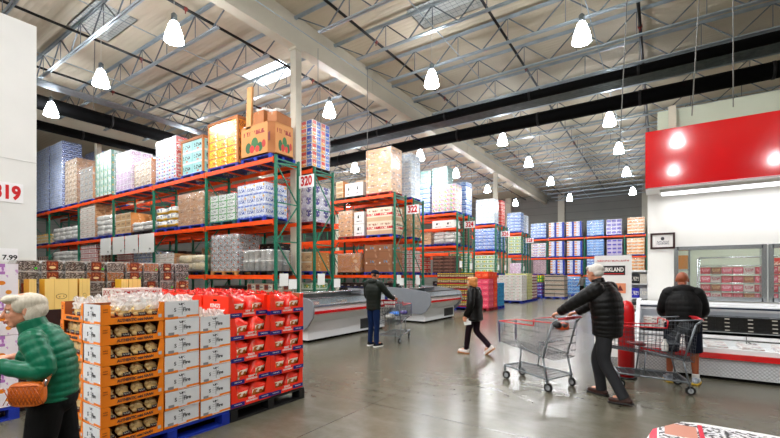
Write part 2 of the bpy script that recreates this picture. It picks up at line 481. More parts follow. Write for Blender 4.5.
LOADS = [
(1, -33.82, -31.56, 9.00, 10.30, 5.55, 9.63, 'bluecase', 'blue', 'tall stack of pale blue cased drinks at the wall end of the top tier'),
(1, -31.38, -29.33, 9.00, 10.50, 5.55, 9.59, 'bluecase', 'blue', 'tallest stack of blue cased drinks, next to the brown carton load, top tier'),
(1, -28.97, -27.21, 9.00, 10.20, 5.55, 8.24, 'brownwrap', 'blue', 'brown carton load wrapped in film between the blue drink stacks and a short pale load'),
(1, -26.76, -25.07, 9.00, 10.20, 5.55, 7.44, 'greywrap', 'blue', 'short pale wrapped load with blue tape marks beside the mint green one'),
(1, -24.77, -22.88, 9.00, 10.10, 5.55, 7.94, 'mint', 'red', 'mint green and white wrapped load on a red pallet, top tier'),
(1, -22.34, -20.73, 9.00, 10.10, 5.55, 7.56, 'lilac', 'blue', 'pale lilac and white wrapped load on the top tier'),
(1, -20.47, -18.84, 9.00, 10.10, 5.55, 6.88, 'tanwrap', 'blue', 'tan and white wrapped load with odd bags piled on top, top tier'),
(1, -18.49, -16.76, 9.00, 10.10, 5.55, 7.46, 'colour', 'blue', 'tall wrapped load printed in blue, red and green beside the teal cartons, top tier'),
(1, -16.40, -14.80, 9.00, 10.10, 5.55, 7.12, 'tealcard', 'blue', 'teal cartons with dark lettering under a cardboard cap, top tier'),
(1, -14.50, -12.62, 9.00, 10.25, 5.55, 7.41, 'yellow', 'blue', 'big carton bin printed with bright yellow packs under shrink film, top tier'),
(1, -33.82, -31.12, 9.00, 10.10, 3.48, 4.20, 'yellowlow', 'blue', 'low load of yellow and white sacks at the wall end of the middle tier'),
(1, -30.95, -27.11, 9.00, 10.10, 3.48, 4.36, 'sacks', 'blue', 'lumpy white sacks under film on the middle tier before the tall white cartons'),
(1, -26.76, -24.77, 9.00, 10.15, 3.48, 5.42, 'whitebrown', 'blue', 'tall neat stack of white cartons with brown sides on the middle tier'),
(1, -24.67, -22.95, 9.00, 10.00, 3.48, 4.63, 'sacks', 'blue', 'slumped white plastic wrapped bag load beside the tall white cartons, middle tier'),
(1, -22.40, -20.79, 9.00, 10.10, 3.48, 4.60, 'tanbox', 'blue', 'tan and brown cartons low on the middle tier between two white bag loads'),
(1, -20.73, -18.67, 9.00, 10.00, 3.48, 4.01, 'sacks', 'black', 'low white film-covered load on a black pallet, middle tier'),
(1, -18.55, -16.76, 9.00, 10.10, 3.48, 4.46, 'flour', 'blue', 'white and yellow sacks stacked beside the brown cartons, middle tier'),
(1, -16.65, -14.80, 9.00, 10.10, 3.48, 4.93, 'brown', 'blue', 'brown cartons stacked three high under film in the middle tier bay'),
(1, -14.41, -12.78, 9.00, 10.10, 3.48, 4.61, 'greenwhite', 'teal', 'white packs with green edges stacked beside the blue and white packs, middle tier'),
(1, -12.68, -11.13, 9.00, 10.10, 3.48, 4.81, 'bluewhite', 'blue', 'wrapped blue and white paper packs at the open end of the middle tier'),
(1, -33.63, -31.29, 9.00, 10.00, 1.62, 2.79, 'mixed', 'blue', 'mixed cases at the wall end of the lowest beams'),
(1, -30.95, -27.11, 9.00, 10.00, 1.62, 2.96, 'sacks', 'blue', 'white sacks under the low beam near the wall end'),
(1, -26.69, -24.73, 9.00, 10.10, 1.62, 3.25, 'redwhite', 'blue', 'red and white patterned cases on the lowest tier'),
(1, -24.49, -22.73, 9.00, 10.10, 1.62, 2.92, 'mixed', 'blue', 'mixed printed cases behind the first hanging sheet'),
(1, -22.29, -20.73, 9.00, 10.10, 1.62, 2.85, 'redwhite', 'blue', 'red patterned cases behind the middle hanging sheets'),
(1, -20.53, -18.84, 9.00, 10.10, 1.62, 2.69, 'bluewhite', 'blue', 'blue and white packs just past the last hanging sheet, lowest tier'),
(1, -18.58, -16.92, 9.00, 10.10, 1.62, 2.54, 'whitebrown', 'blue', 'pale wrapped packs beside the tan sacks on the lowest tier'),
(1, -16.72, -14.76, 9.00, 10.00, 1.62, 2.36, 'tansacks', 'black', 'tan sacks under clear film on the lowest tier'),
(1, -14.30, -12.66, 9.00, 10.10, 1.62, 3.12, 'greybottle', 'wood', 'clear wrapped grey trays with orange flecks on a plain wood pallet, lowest tier'),
(1, -12.51, -10.87, 9.00, 10.10, 1.62, 2.49, 'buckets', 'black', 'film-wrapped white buckets on a black pallet at the open end, lowest tier'),
(3, -14.35, -13.81, 16.22, 17.32, 5.55, 6.56, 'tanbox', 'black', 'tan boxes half seen beside the white box, top of rack 322'),
(3, -13.76, -12.51, 16.22, 17.32, 5.55, 6.39, 'whitebox', 'black', 'white boxes with a dark mark on the top tier of rack 322'),
(3, -12.35, -10.77, 16.22, 17.37, 5.55, 7.88, 'carton4', 'red', 'tall stack of big tan cartons at the open end of rack 322, top tier'),
(3, -14.18, -13.19, 16.22, 17.32, 3.48, 4.98, 'carton4', 'red', 'small tan cartons on the middle tier of rack 322'),
(3, -13.14, -12.44, 16.22, 17.32, 3.48, 4.86, 'whitebox', 'red', 'white boxes with black square marks on the middle tier of rack 322'),
(3, -12.32, -10.74, 16.22, 17.37, 3.48, 4.95, 'redprint', 'blue', 'cream boxes printed with red bands at the open end of rack 322 middle tier'),
(3, -14.25, -12.70, 16.22, 17.32, 1.62, 2.74, 'bigcarton', 'black', 'single orange-brown carton under loose film, lowest tier of rack 322'),
(3, -12.47, -10.74, 16.22, 17.37, 1.62, 3.12, 'bluemark', 'blue', 'large brown cartons with light blue marks at the open end of rack 322 lowest tier'),
(5, -13.35, -12.52, 23.42, 24.52, 5.55, 7.59, 'bluewrap', 'blue', 'blue wrapped load on the top tier of rack 324 beside the pink one'),
(5, -12.41, -10.69, 23.42, 24.57, 5.55, 7.42, 'pinkgreen', 'blue', 'white load dotted pink, green and yellow at the end of rack 324 top tier'),
(5, -13.35, -12.45, 23.42, 24.42, 3.48, 4.44, 'carton4', 'blue', 'tan cartons on the middle tier of rack 324 partly behind sign 322'),
(5, -12.30, -10.74, 23.42, 24.52, 3.48, 4.33, 'sacks', 'blue', 'white sacks under film at the end of rack 324 middle tier'),
(5, -13.81, -12.97, 23.42, 24.52, 1.62, 2.88, 'redbox', 'blue', 'red and white boxes on the lowest tier of rack 324'),
(5, -12.37, -10.74, 23.42, 24.52, 1.62, 2.85, 'darkbrown', 'blue', 'flat dark brown trays stacked at the end of rack 324 lowest tier'),
(7, -12.26, -10.66, 30.62, 31.77, 5.55, 7.61, 'palewrap', 'blue', 'tall pale wrapped load at the end of rack 326 top tier'),
(7, -12.34, -10.70, 30.62, 31.77, 3.48, 5.28, 'bluewrap', 'blue', 'bright blue water cases at the end of rack 326 middle tier'),
(7, -12.34, -10.70, 30.62, 31.77, 1.62, 3.18, 'greenwhite2', 'blue', 'green and white printed cases at the end of rack 326 lowest tier'),
(9, -12.03, -10.70, 37.82, 38.97, 5.55, 7.46, 'bluewrap', 'blue', 'blue and white wrapped cases at the end of rack 328 top tier'),
(9, -11.91, -10.70, 37.82, 38.97, 3.48, 5.24, 'greenwhite2', 'blue', 'green and white cases at the end of rack 328 middle tier'),
(9, -11.77, -10.70, 37.82, 38.97, 1.62, 2.73, 'lilac', 'blue', 'purple and white bagged load at the end of rack 328 lowest tier'),
(11, -11.97, -10.32, 46.02, 47.12, 5.55, 7.30, 'bluewrap', 'blue', 'blue and white wrapped cases on the last rack, top tier, beside the post'),
(11, -10.06, -8.44, 46.02, 47.12, 5.55, 7.27, 'diaper', 'blue', 'white and blue printed packs, top tier of the last rack, first of a pair'),
(11, -8.29, -6.73, 46.02, 47.12, 5.55, 7.25, 'diaper', 'blue', 'white and blue printed packs, top tier of the last rack, second of a pair'),
(11, -6.31, -4.70, 46.02, 47.12, 5.55, 7.25, 'bluewater', 'blue', 'bright blue wrapped cases, top tier of the last rack'),
(11, -4.52, -3.11, 46.02, 47.12, 5.55, 7.22, 'purple', 'blue', 'purple and white printed cases, top tier of the last rack'),
(11, -2.69, -1.19, 46.02, 47.12, 5.55, 7.27, 'yellowpack', 'blue', 'yellow and white packs, top tier of the last rack'),
(11, -11.92, -10.32, 46.02, 47.12, 3.48, 5.11, 'redblue', 'blue', 'white packs printed red and blue, middle tier of the last rack'),
(11, -10.06, -8.44, 46.02, 47.12, 3.48, 5.24, 'diaper', 'blue', 'white and blue packs, middle tier of the last rack, first of a pair'),
(11, -8.24, -6.69, 46.02, 47.12, 3.48, 5.21, 'diaper', 'blue', 'white and blue packs, middle tier of the last rack, second of a pair'),
(11, -6.31, -4.70, 46.02, 47.12, 3.48, 5.27, 'bluewater', 'blue', 'bright blue wrapped cases, middle tier of the last rack'),
(11, -4.48, -3.07, 46.02, 47.12, 3.48, 5.19, 'lilacprint', 'blue', 'lilac printed cases, middle tier of the last rack'),
(11, -2.73, -1.19, 46.02, 47.12, 3.48, 5.24, 'yellowpack', 'blue', 'yellow packs, middle tier of the last rack'),
(11, -11.70, -10.21, 46.02, 47.12, 1.62, 3.25, 'pinkbags', 'blue', 'pink and grey bagged goods, low tier of the last rack'),
(11, -9.90, -8.39, 46.02, 47.12, 1.62, 3.22, 'diaper', 'blue', 'white and blue packs, low tier of the last rack, first of a pair'),
(11, -8.19, -6.64, 46.02, 47.12, 1.62, 3.18, 'diaper', 'blue', 'white and blue packs, low tier of the last rack, second of a pair'),
(11, -6.31, -4.70, 46.02, 47.12, 1.62, 3.29, 'bluewrap', 'blue', 'pale blue cases, low tier of the last rack'),
(11, -4.48, -3.03, 46.02, 47.12, 1.62, 3.25, 'lilacprint', 'blue', 'lilac printed cases, low tier of the last rack'),
(11, -2.69, -1.19, 46.02, 47.12, 1.62, 3.36, 'yellowpack', 'blue', 'yellow packs, low tier of the last rack'),
]
# ------------------------------------------------------------------ pallets
PALM = {'blue': mat('pallet_blue', '#1746b8', .6, nscale=4, namp=.2), 'red': mat('pallet_red', '#a3232f', .6, nscale=4, namp=.15),
        'black': mat('pallet_black', '#17181a', .55), 'wood': mat('pallet_wood', '#c79c62', .7, nscale=6, namp=.15), 'teal': mat('pallet_teal', '#1d6a78', .6, nscale=4, namp=.15)}
PALC = {}
def pallet(color, x0, x1, y0, y1, z, label, group=None):
    w, d = round(x1-x0, 2), round(y1-y0, 2)
    key = (color, w, d)
    t = thing('pallet', label, 'pallet', (x0, y0, z), group=group)
    m = PALM[color]
    if key not in PALC:
        deck = MB(); n = 7; g = w/n
        for k in range(n): deck.box(k*g+.008, (k+1)*g-.008, 0, d, .118, .14)
        st = []
        for yy in (0, d/2-.045, d-.09):
            b = MB(); b.box(0, w, yy, yy+.09, .1, .118)
            for xx in (0, w/2-.07, w-.14): b.box(xx, xx+.14, yy, yy+.09, .02, .1)
            st.append(b.mesh('stringer', m))
        bot = MB()
        for xx in (0, w/2-.07, w-.14): bot.box(xx, xx+.14, 0, d, 0, .02)
        PALC[key] = (deck.mesh('deck', m), st, bot.mesh('bottom_board', m))
    dk, st, bt = PALC[key]
    link('deck', dk, t); link('bottom_board', bt, t)
    for s in st: link('stringer', s, t)
    return t

# ------------------------------------------------------------------ print designs for cased goods
def P(name, base, layers, **k): return lambda: printed('print_'+name, base, layers, **k)
PR = {
 'bluecase': P('bluecase', '#dbe8fc', [('n', 5, .5, '#eef4ff'), ('r', 0, 1, .0, .1, '#6c92e4'), ('s', .1, .9, .35, .8, '#7fa4e8', 14, 5), ('r', 0, 1, .93, 1, '#f2f6ff')], rough=.3, coat=.3, rand=.12),
 'bluecase_side': P('bluecase_side', '#2a4488', [('n', 6, .58, '#8ba5dc'), ('r', 0, 1, .0, .16, '#c8d6f4'), ('s', .1, .9, .4, .8, '#dfe8fb', 12, 5)], rough=.3, rand=.12),
 'brownwrap': P('brownwrap', '#cdb496', [('n', 4, .52, '#e8dfd2'), ('s', .2, .8, .3, .6, '#6b4a2c', 24, 8), ('r', .0, 1, .96, 1, '#8a5f38')], rough=.35, coat=.4, rand=.1),
 'greywrap': P('greywrap', '#d5d2cd', [('n', 4, .55, '#c3b8aa'), ('r', .3, .6, .5, .6, '#39a9d6'), ('s', .1, .9, .2, .4, '#8a8178', 20, 8)], rough=.3, coat=.4, rand=.06),
 'mint': P('mint', '#cfe6dc', [('n', 5, .55, '#f0f3ee'), ('r', 0, .28, 0, 1, '#6fb39a'), ('s', .35, .9, .3, .7, '#5da48a', 16, 8), ('d', .2, .3, .08, .12, '#e3c64a')], rough=.3, coat=.3, rand=.08),
 'lilac': P('lilac', '#ece4ef', [('n', 6, .56, '#f7f5f8'), ('s', .1, .9, .2, .8, '#c794c8', 12, 7), ('r', 0, 1, .0, .1, '#d7b7dc')], rough=.3, coat=.3, rand=.06),
 'tanwrap': P('tanwrap', '#d9c0a0', [('n', 4, .52, '#f0ebe2'), ('s', .2, .8, .3, .6, '#7f4a30', 18, 8)], rough=.35, coat=.3, rand=.1),
 'colour': P('colour', '#e2e4ea', [('n', 5, .6, '#b9c6e8'), ('r', .1, .45, .55, .85, '#2d50b8'), ('r', .55, .9, .15, .42, '#cf3f3a'), ('r', .55, .85, .6, .85, '#3ca468'), ('s', .1, .5, .15, .4, '#3559c0', 16, 9), ('n', 4, .62, '#f8f8fb')], rough=.28, coat=.4, rand=.08),
 'tealcard': P('tealcard', '#9fd0cf', [('r', 0, 1, .92, 1, '#e8efec'), ('r', 0, 1, 0, .08, '#dfe9e6'), ('s', .15, .85, .35, .72, '#1d2a2c', 9, 5), ('r', .4, .6, .12, .25, '#d46a3d')], rough=.4, rand=.05),
 'yellow': P('yellow', '#f2b728', [('n', 5, .56, '#f7dc6a'), ('r', 0, 1, 0, .12, '#cf6a4d'), ('d', .3, .55, .18, .28, '#ffe14a'), ('s', .15, .85, .35, .7, '#d9631b', 9, 5), ('n', 3, .66, '#f6efe2')], rough=.28, coat=.4, rand=.1),
 'yellow_side': P('yellow_side', '#e8960c', [('n', 4, .55, '#f3ae1f'), ('s', .1, .9, .2, .8, '#a85b10', 9, 5)], rough=.4, rand=.1),
 'yellowlow': P('yellowlow', '#e8dfc8', [('r', 0, 1, .45, 1, '#efc548'), ('n', 5, .58, '#f6f3ea')], rough=.4, rand=.1),
 'whitebrown': P('whitebrown', '#e4dfd8', [('r', 0, 1, .0, .1, '#b9b2a8'), ('s', .1, .9, .4, .7, '#b07a62', 16, 6), ('n', 4, .62, '#f4f1ed')], rough=.4, coat=.2, rand=.06),
 'tanbox': P('tanbox', '#cdb28e', [('r', 0, 1, .9, 1, '#e6dccb'), ('s', .2, .8, .3, .6, '#86644a', 20, 8)], rough=.6, rand=.12),
 'brown': P('brown', '#c49a72', [('r', 0, 1, .48, .53, '#a87c54'), ('s', .15, .5, .25, .4, '#6f4a2e', 24, 8), ('n', 4, .64, '#dcc0a0')], rough=.45, coat=.25, rand=.08),
 'greenwhite': P('greenwhite', '#e3e6e2', [('r', 0, 1, 0, .16, '#4db055'), ('r', .0, .1, 0, 1, '#57b35e'), ('n', 5, .58, '#bfc7c4'), ('s', .2, .8, .4, .7, '#5b8a6e', 16, 6)], rough=.3, coat=.3, rand=.06),
 'bluewhite': P('bluewhite', '#e6e9f2', [('r', 0, 1, 0, .14, '#6c8ad8'), ('n', 5, .57, '#c0cbe8'), ('s', .1, .9, .35, .65, '#4868b8', 10, 5), ('d', .85, .8, .1, .12, '#e9b83a')], rough=.3, coat=.4, rand=.06),
 'mixed': P('mixed', '#c9b8a6', [('r', .05, .5, .1, .9, '#a4512f'), ('r', .55, .95, .2, .8, '#e8e2d8'), ('s', .1, .9, .3, .7, '#35415f', 14, 8)], rough=.4, rand=.3),
 'redwhite': P('redwhite', '#ece7e4', [('r', 0, 1, .0, .2, '#c23a3c'), ('s', .1, .9, .3, .9, '#b33a40', 14, 7)], rough=.4, rand=.1, grid=(2, 1)),
 'whitebox': P('whitebox', '#eeedea', [('s', .35, .65, .45, .72, '#16161a', 5, 3), ('s', .2, .8, .15, .25, '#8a8a8a', 30, 8), ('r', 0, 1, .97, 1, '#b8b6b0')], rough=.4, rand=.05),
 'carton4': P('carton4', '#dcae7c', [('r', 0, 1, .485, .51, '#b98a5c'), ('n', 3, .6, '#eedfc9'), ('s', .3, .75, .62, .75, '#5b4230', 20, 5), ('s', .3, .75, .15, .22, '#5b4230', 20, 5)], rough=.4, coat=.3, rand=.08),
 'redprint': P('redprint', '#efe3cf', [('r', 0, 1, .42, .6, '#d2303a'), ('s', .1, .9, .45, .58, '#f6eedd', 12, 5), ('s', .1, .9, .7, .85, '#a95a3c', 16, 5), ('r', 0, 1, 0, .3, '#d8bd9c')], rough=.45, coat=.2, rand=.04),
 'bigcarton': P('bigcarton', '#c98c4c', [('s', .6, .8, .35, .5, '#6d4420', 16, 6), ('n', 3, .66, '#dcb98f')], rough=.5, rand=.04),
 'bluemark': P('bluemark', '#a5795a', [('r', 0, 1, .49, .51, '#8a6044'), ('s', .45, .75, .7, .88, '#2fb0dc', 10, 4), ('r', .1, .2, .62, .74, '#efe9e0'), ('n', 3, .66, '#bb9478')], rough=.5, coat=.2, rand=.05),
 'bluewrap': P('bluewrap', '#9cc3ea', [('n', 5, .52, '#e4effa'), ('r', 0, 1, .0, .3, '#2f6fc8'), ('s', .1, .9, .4, .8, '#2d78cf', 10, 4)], rough=.28, coat=.4, rand=.08),
 'bluewater': P('bluewater', '#2f86d2', [('n', 5, .54, '#86c3ef'), ('r', 0, 1, .45, .55, '#d9ecfa'), ('s', .1, .9, .1, .4, '#1d5fb4', 10, 4)], rough=.28, coat=.4, rand=.08),
 'pinkgreen': P('pinkgreen', '#d9dcd8', [('n', 9, .55, '#e0427e'), ('n', 5, .6, '#7ab85a'), ('d', .25, .4, .12, .22, '#58b83c'), ('d', .7, .6, .12, .2, '#e86a8a'), ('d', .5, .2, .1, .14, '#e8d43a'), ('s', .1, .9, .7, .9, '#6aa9d8', 12, 6)], rough=.28, coat=.4, rand=.08),
 'tealwrap': P('tealwrap', '#a8d2cc', [('n', 8, .52, '#5d9c96'), ('n', 6, .6, '#e4f1ee'), ('s', .1, .9, .3, .7, '#2f7a76', 12, 6)], rough=.28, coat=.4, rand=.08),
 'redbox': P('redbox', '#d83a2c', [('r', .2, .8, .3, .6, '#f0e3d8'), ('s', .25, .75, .35, .55, '#7a1a16', 10, 5), ('r', 0, 1, 0, .1, '#e9d8c6')], rough=.4, rand=.15),
 'darkbrown': P('darkbrown', '#6e5148', [('r', 0, 1, 0, .22, '#3c2a26'), ('n', 5, .58, '#8a6a5c'), ('s', .1, .9, .4, .8, '#a68474', 12, 6)], rough=.4, coat=.2, rand=.1),
 'palewrap': P('palewrap', '#eaeff2', [('n', 5, .56, '#cfdce6'), ('s', .1, .9, .3, .7, '#94b7d8', 12, 6), ('r', 0, 1, 0, .1, '#c8d4de')], rough=.28, coat=.4, rand=.05),
 'greenwhite2': P('greenwhite2', '#dfe8dc', [('r', .1, .9, .35, .8, '#5aa64c'), ('s', .15, .85, .4, .7, '#f0eedc', 10, 5), ('r', 0, 1, 0, .14, '#2f7a4c'), ('d', .5, .6, .12, .16, '#e7cf4c')], rough=.35, rand=.08),
 'diaper': P('diaper', '#eceff4', [('r', .72, 1, 0, 1, '#2c50b0'), ('r', .0, .3, .25, .75, '#e8a13c'), ('r', 0, .72, 0, .12, '#3a62c0'), ('s', .3, .7, .4, .7, '#3a66c8', 9, 4)], rough=.35, rand=.04),
 'purple': P('purple', '#d9d4ec', [('r', .1, .9, .25, .8, '#3a2fb4'), ('s', .15, .85, .35, .7, '#9f97e6', 8, 4)], rough=.35, coat=.3, rand=.08),
 'lilacprint': P('lilacprint', '#cfc8dc', [('r', .1, .9, .5, .9, '#6a5cc0'), ('s', .1, .9, .2, .45, '#8e84b8', 10, 5)], rough=.35, rand=.08),
 'yellowpack': P('yellowpack', '#f2e6c4', [('r', .0, 1, .2, .85, '#f7a81a'), ('n', 5, .6, '#f6efe2'), ('s', .15, .85, .4, .7, '#c9782a', 9, 4)], rough=.3, coat=.3, rand=.08),
 'redblue': P('redblue', '#e3e6ee', [('s', .1, .9, .45, .8, '#cf2b45', 7, 3), ('s', .1, .9, .15, .4, '#2c48b4', 7, 3), ('d', .12, .8, .1, .14, '#e8cf3a')], rough=.35, rand=.06),
 'pinkbags': P('pinkbags', '#c8b4ba', [('n', 6, .54, '#8d7482'), ('n', 8, .62, '#f0e6e8')], rough=.35, rand=.15),
 'greybottle': P('greybottle', '#a8a6a4', [('n', 7, .52, '#d8d8da'), ('d', .5, .85, .12, .1, '#d9772c'), ('d', .1, .2, .08, .12, '#c86030'), ('s', .1, .9, .3, .6, '#8a7d74', 10, 6)], rough=.25, coat=.4, rand=.12),
 'yogurt': P('yogurt', '#d8cfc4', [('r', .04, .46, .5, .95, '#e04a34'), ('r', .54, .96, .5, .95, '#2c5cc4'), ('r', .04, .46, .05, .45, '#f0a828'), ('r', .54, .96, .05, .45, '#3a8ad0'), ('s', .1, .9, .3, .4, '#f4ece0', 8, 4)], rough=.3, coat=.4, rand=.25),
 'purplewhite': P('purplewhite', '#e9e6f2', [('d', .5, .75, .3, .35, '#5a4aa8'), ('r', 0, 1, 0, .2, '#cfc9e4'), ('n', 5, .6, '#f8f8fb')], rough=.3, coat=.3, rand=.08),
 'shadestuff': P('shadestuff', '#332e2c', [('n', 6, .58, '#5c534d'), ('r', .3, .6, .4, .6, '#c8c2ba'), ('s', .1, .9, .1, .3, '#1f4d8f', 10, 6)], rough=.4, rand=.5),  # shade inside the racks put into the print colour
 'whitecase': P('whitecase', '#f0eeea', [('s', .15, .5, .35, .65, '#c84a62', 10, 5), ('s', .55, .85, .35, .65, '#6a9c4c', 10, 5), ('r', 0, 1, 0, .08, '#b8b4ac')], rough=.4, rand=.05),
 'palegreencase': P('palegreencase', '#c9c887', [('n', 5, .56, '#e6e4c0'), ('r', 0, 1, 0, .1, '#8f9058')], rough=.4, rand=.06),
 'maroon': P('maroon', '#e6e0dc', [('r', 0, 1, 0, .45, '#8c2340'), ('s', .1, .9, .55, .9, '#8c2340', 9, 5)], rough=.4, rand=.06),
 'jarcase': P('jarcase', '#3a2a20', [('r', .12, .88, .8, .96, '#e3c63c'), ('r', .1, .9, .34, .66, '#e0d2ac'), ('s', .1, .9, .38, .6, '#7a3a1a', 3, 2), ('r', 0, 1, 0, .2, '#b3183a')], rough=.3, coat=.3, rand=.06, grid=(5, 1)),
 'pinkcase': P('pinkcase', '#e85a78', [('s', .15, .85, .3, .7, '#f4a0a8', 10, 5), ('r', 0, 1, 0, .08, '#c93c5c')], rough=.4, rand=.08),
 'orangecase': P('orangecase', '#f0501e', [('s', .15, .85, .3, .7, '#f6a070', 10, 5)], rough=.4, rand=.08),
 'cyancase': P('cyancase', '#1aa5d4', [('s', .15, .85, .3, .7, '#0f4f86', 10, 5), ('r', 0, 1, 0, .1, '#0e7cae')], rough=.4, rand=.08),
 'yellowgreen': P('yellowgreen', '#3aa648', [('r', 0, .5, .3, 1, '#e9d63a'), ('r', 0, 1, 0, .2, '#2b8a3a')], rough=.4, rand=.06, grid=(3, 1)),
 'bluecrate': P('bluecrate', '#23349c', [('s', .1, .9, .3, .7, '#d3ddf4', 8, 4), ('r', 0, 1, .9, 1, '#c83048')], rough=.4, rand=.08),
 'jartray': P('jartray', '#cfc6b8', [('r', 0, 1, .55, .8, '#3a3c40'), ('s', 0, 1, .1, .5, '#a9907c', 20, 5), ('r', 0, 1, .9, 1, '#9a948a')], rough=.35, rand=.05, grid=(6, 1)),
}
def wrap_mat():
    t = NT('shrink_wrap'); t.n.remove(t.b)
    d = t.node('ShaderNodeBsdfDiffuse'); d.inputs[0].default_value = (.85, .87, .9, 1)
    g = t.node('ShaderNodeBsdfGlossy'); g.inputs[0].default_value = (.9, .9, .92, 1); g.inputs['Roughness'].default_value = .22
    tr = t.node('ShaderNodeBsdfTransparent')
    m1 = t.node('ShaderNodeMixShader'); m1.inputs[0].default_value = .35; t.link(d.outputs[0], m1.inputs[1]); t.link(g.outputs[0], m1.inputs[2])
    n = t.noise(3.5, t.scalev(t.obj(), 1, 1, 2.5), 4, .65)
    r = t.node('ShaderNodeMapRange'); r.inputs[1].default_value = .42; r.inputs[2].default_value = .72; r.inputs[3].default_value = .03; r.inputs[4].default_value = .45
    t.link(n, r.inputs[0])
    m2 = t.node('ShaderNodeMixShader'); t.link(r.outputs[0], m2.inputs[0]); t.link(tr.outputs[0], m2.inputs[1]); t.link(m1.outputs[0], m2.inputs[2])
    bp = t.node('ShaderNodeBump'); bp.inputs['Strength'].default_value = .6; bp.inputs['Distance'].default_value = .03; t.link(n, bp.inputs['Height'])
    t.link(bp.outputs[0], g.inputs['Normal']); t.link(bp.outputs[0], d.inputs['Normal'])
    t.link(m2.outputs[0], t.out.inputs[0])
    return t.m
WRAP = wrap_mat()
def wrap_part(t, w, d, h, z0=0):
    b = MB(); e = .012; n = 4
    # wavy film shell, open below
    per = [(x*w/n, 0) for x in range(n)]+[(w, y*d/n) for y in range(n)]+[(w-x*w/n, d) for x in range(n)]+[(0, d-y*d/n) for y in range(n)]
    cx, cy = w/2, d/2; K = 6; i = 0
    for k in range(K+1):
        z = z0+h*k/K
        for px, py in per:
            j = random.uniform(.004, .03) if 0 < k < K else e
            if k == K: j = .006
            dx = -j if px <= 0 else (j if px >= w else 0); dy = -j if py <= 0 else (j if py >= d else 0)
            b.v.append((px+dx, py+dy, z+(.012 if k == K else 0)))
    m = len(per)
    for k in range(K):
        for a in range(m):
            a2 = (a+1) % m
            b.f.append((k*m+a, k*m+a2, (k+1)*m+a2, (k+1)*m+a)); b.uv += [(0, 0), (1, 0), (1, 1), (0, 1)]; b.mi.append(0); b.sm.append(True)
    b.f.append(tuple(K*m+a for a in range(m))); b.uv += [(0, 0)]*m; b.mi.append(0); b.sm.append(True)
    return b.build('plastic_wrap', WRAP, t)

# kind -> (front cartons per width m, layer height m, wrapped, side design or None, cap)
KIND = {'bluecase': (.42, .26, 1, 'bluecase_side'), 'brownwrap': (.6, .5, 1, 'brown'), 'greywrap': (.5, .35, 1, 'bigcarton'), 'mint': (.5, .4, 1, None), 'lilac': (.4, .3, 1, None),
 'tanwrap': (.5, .3, 1, 'bigcarton'), 'colour': (.45, .3, 1, 'redbox'), 'tealcard': (.75, .42, 0, None), 'yellow': (.6, .32, 0, 'yellow_side'), 'yellowlow': (.6, .2, 0, None),
 'whitebrown': (.6, .22, 0, 'brown'), 'tanbox': (.5, .3, 0, 'bigcarton'), 'brown': (.8, .42, 1, None), 'greenwhite': (.5, .22, 1, None), 'bluewhite': (.45, .34, 1, None),
 'mixed': (.4, .25, 0, None), 'redwhite': (.4, .25, 0, None), 'whitebox': (.7, .5, 0, None), 'carton4': (.62, .5, 1, None), 'redprint': (.8, .62, 0, None), 'bigcarton': (1.6, 1.2, 1, None),
 'bluemark': (.85, .65, 0, None), 'bluewrap': (.45, .3, 1, None), 'pinkgreen': (.4, .3, 1, None), 'tealwrap': (.35, .25, 1, None), 'redbox': (.4, .3, 0, None), 'darkbrown': (.8, .2, 0, None),
 'palewrap': (.4, .3, 1, None), 'greenwhite2': (.5, .32, 0, None), 'diaper': (.8, .27, 0, None), 'bluewater': (.5, .28, 1, None), 'purple': (.4, .4, 1, None), 'yellowpack': (.5, .34, 1, None),
 'redblue': (.75, .3, 1, None), 'lilacprint': (.4, .4, 0, None), 'pinkbags': (.35, .25, 0, None), 'greybottle': (.4, .28, 1, None), 'yogurt': (.5, .3, 1, None), 'purplewhite': (.4, .5, 1, None),
 'shadestuff': (.45, .3, 0, None), 'whitecase': (.34, .19, 0, None), 'palegreencase': (.4, .19, 0, None), 'maroon': (.4, .19, 0, None), 'jarcase': (.5, .27, 0, None), 'pinkcase': (.35, .25, 0, None),
 'orangecase': (.35, .25, 0, None), 'cyancase': (.35, .2, 0, None), 'yellowgreen': (.5, .22, 0, None), 'bluecrate': (.5, .24, 0, None), 'jartray': (.8, .27, 0, None)}
NAMES = {'sacks': 'sack', 'flour': 'sack', 'tansacks': 'sack'}
CM = {}
def carton_mesh(w, d, h, kind, side):
    k = (round(w, 2), round(d, 2), round(h, 2), kind)
    if k not in CM:
        b = MB(); g = .006
        b.box(g, w-g, g, d-g, 0, h-.006, 0, mm={'+x': 1, '-x': 1})
        CM[k] = b.mesh('carton', [PR[kind](), PR[side or kind]()])
    return CM[k]
SACKM = {'sacks': ('sack_white', '#e6e4df'), 'flour': ('sack_flour', '#ece5cf'), 'tansacks': ('sack_tan', '#d6c8a8')}
def sack_mesh(w, d, h, seed, kind):
    random.seed(seed)
    b = MB(); n = 20; kk = 8
    b.ell((0, 0, 0), (w/2, d/2, h/2), n, k=kk, power=.42)
    b.v = [tuple(Vector(v)+Vector((noise.noise(Vector(v)*5+Vector((seed, 0, 0))), noise.noise(Vector(v)*5+Vector((0, seed, 0))), noise.noise(Vector(v)*6+Vector((0, 0, seed)))))*.05) for v in b.v]
    nm, c = SACKM[kind]
    if kind == 'flour': m = printed('print_flour', '#ebe7dc', [('r', 0, 1, .25, .45, '#e6b83a'), ('s', 0, 1, .5, .7, '#8a93a8', 10, 5)], rough=.45, rand=.05, grid=(4, 1))
    else: m = mat(nm, c, .3, coat=.4, nscale=7, namp=.06, bump=.5, bscale=14)
    return b.mesh('sack', m)
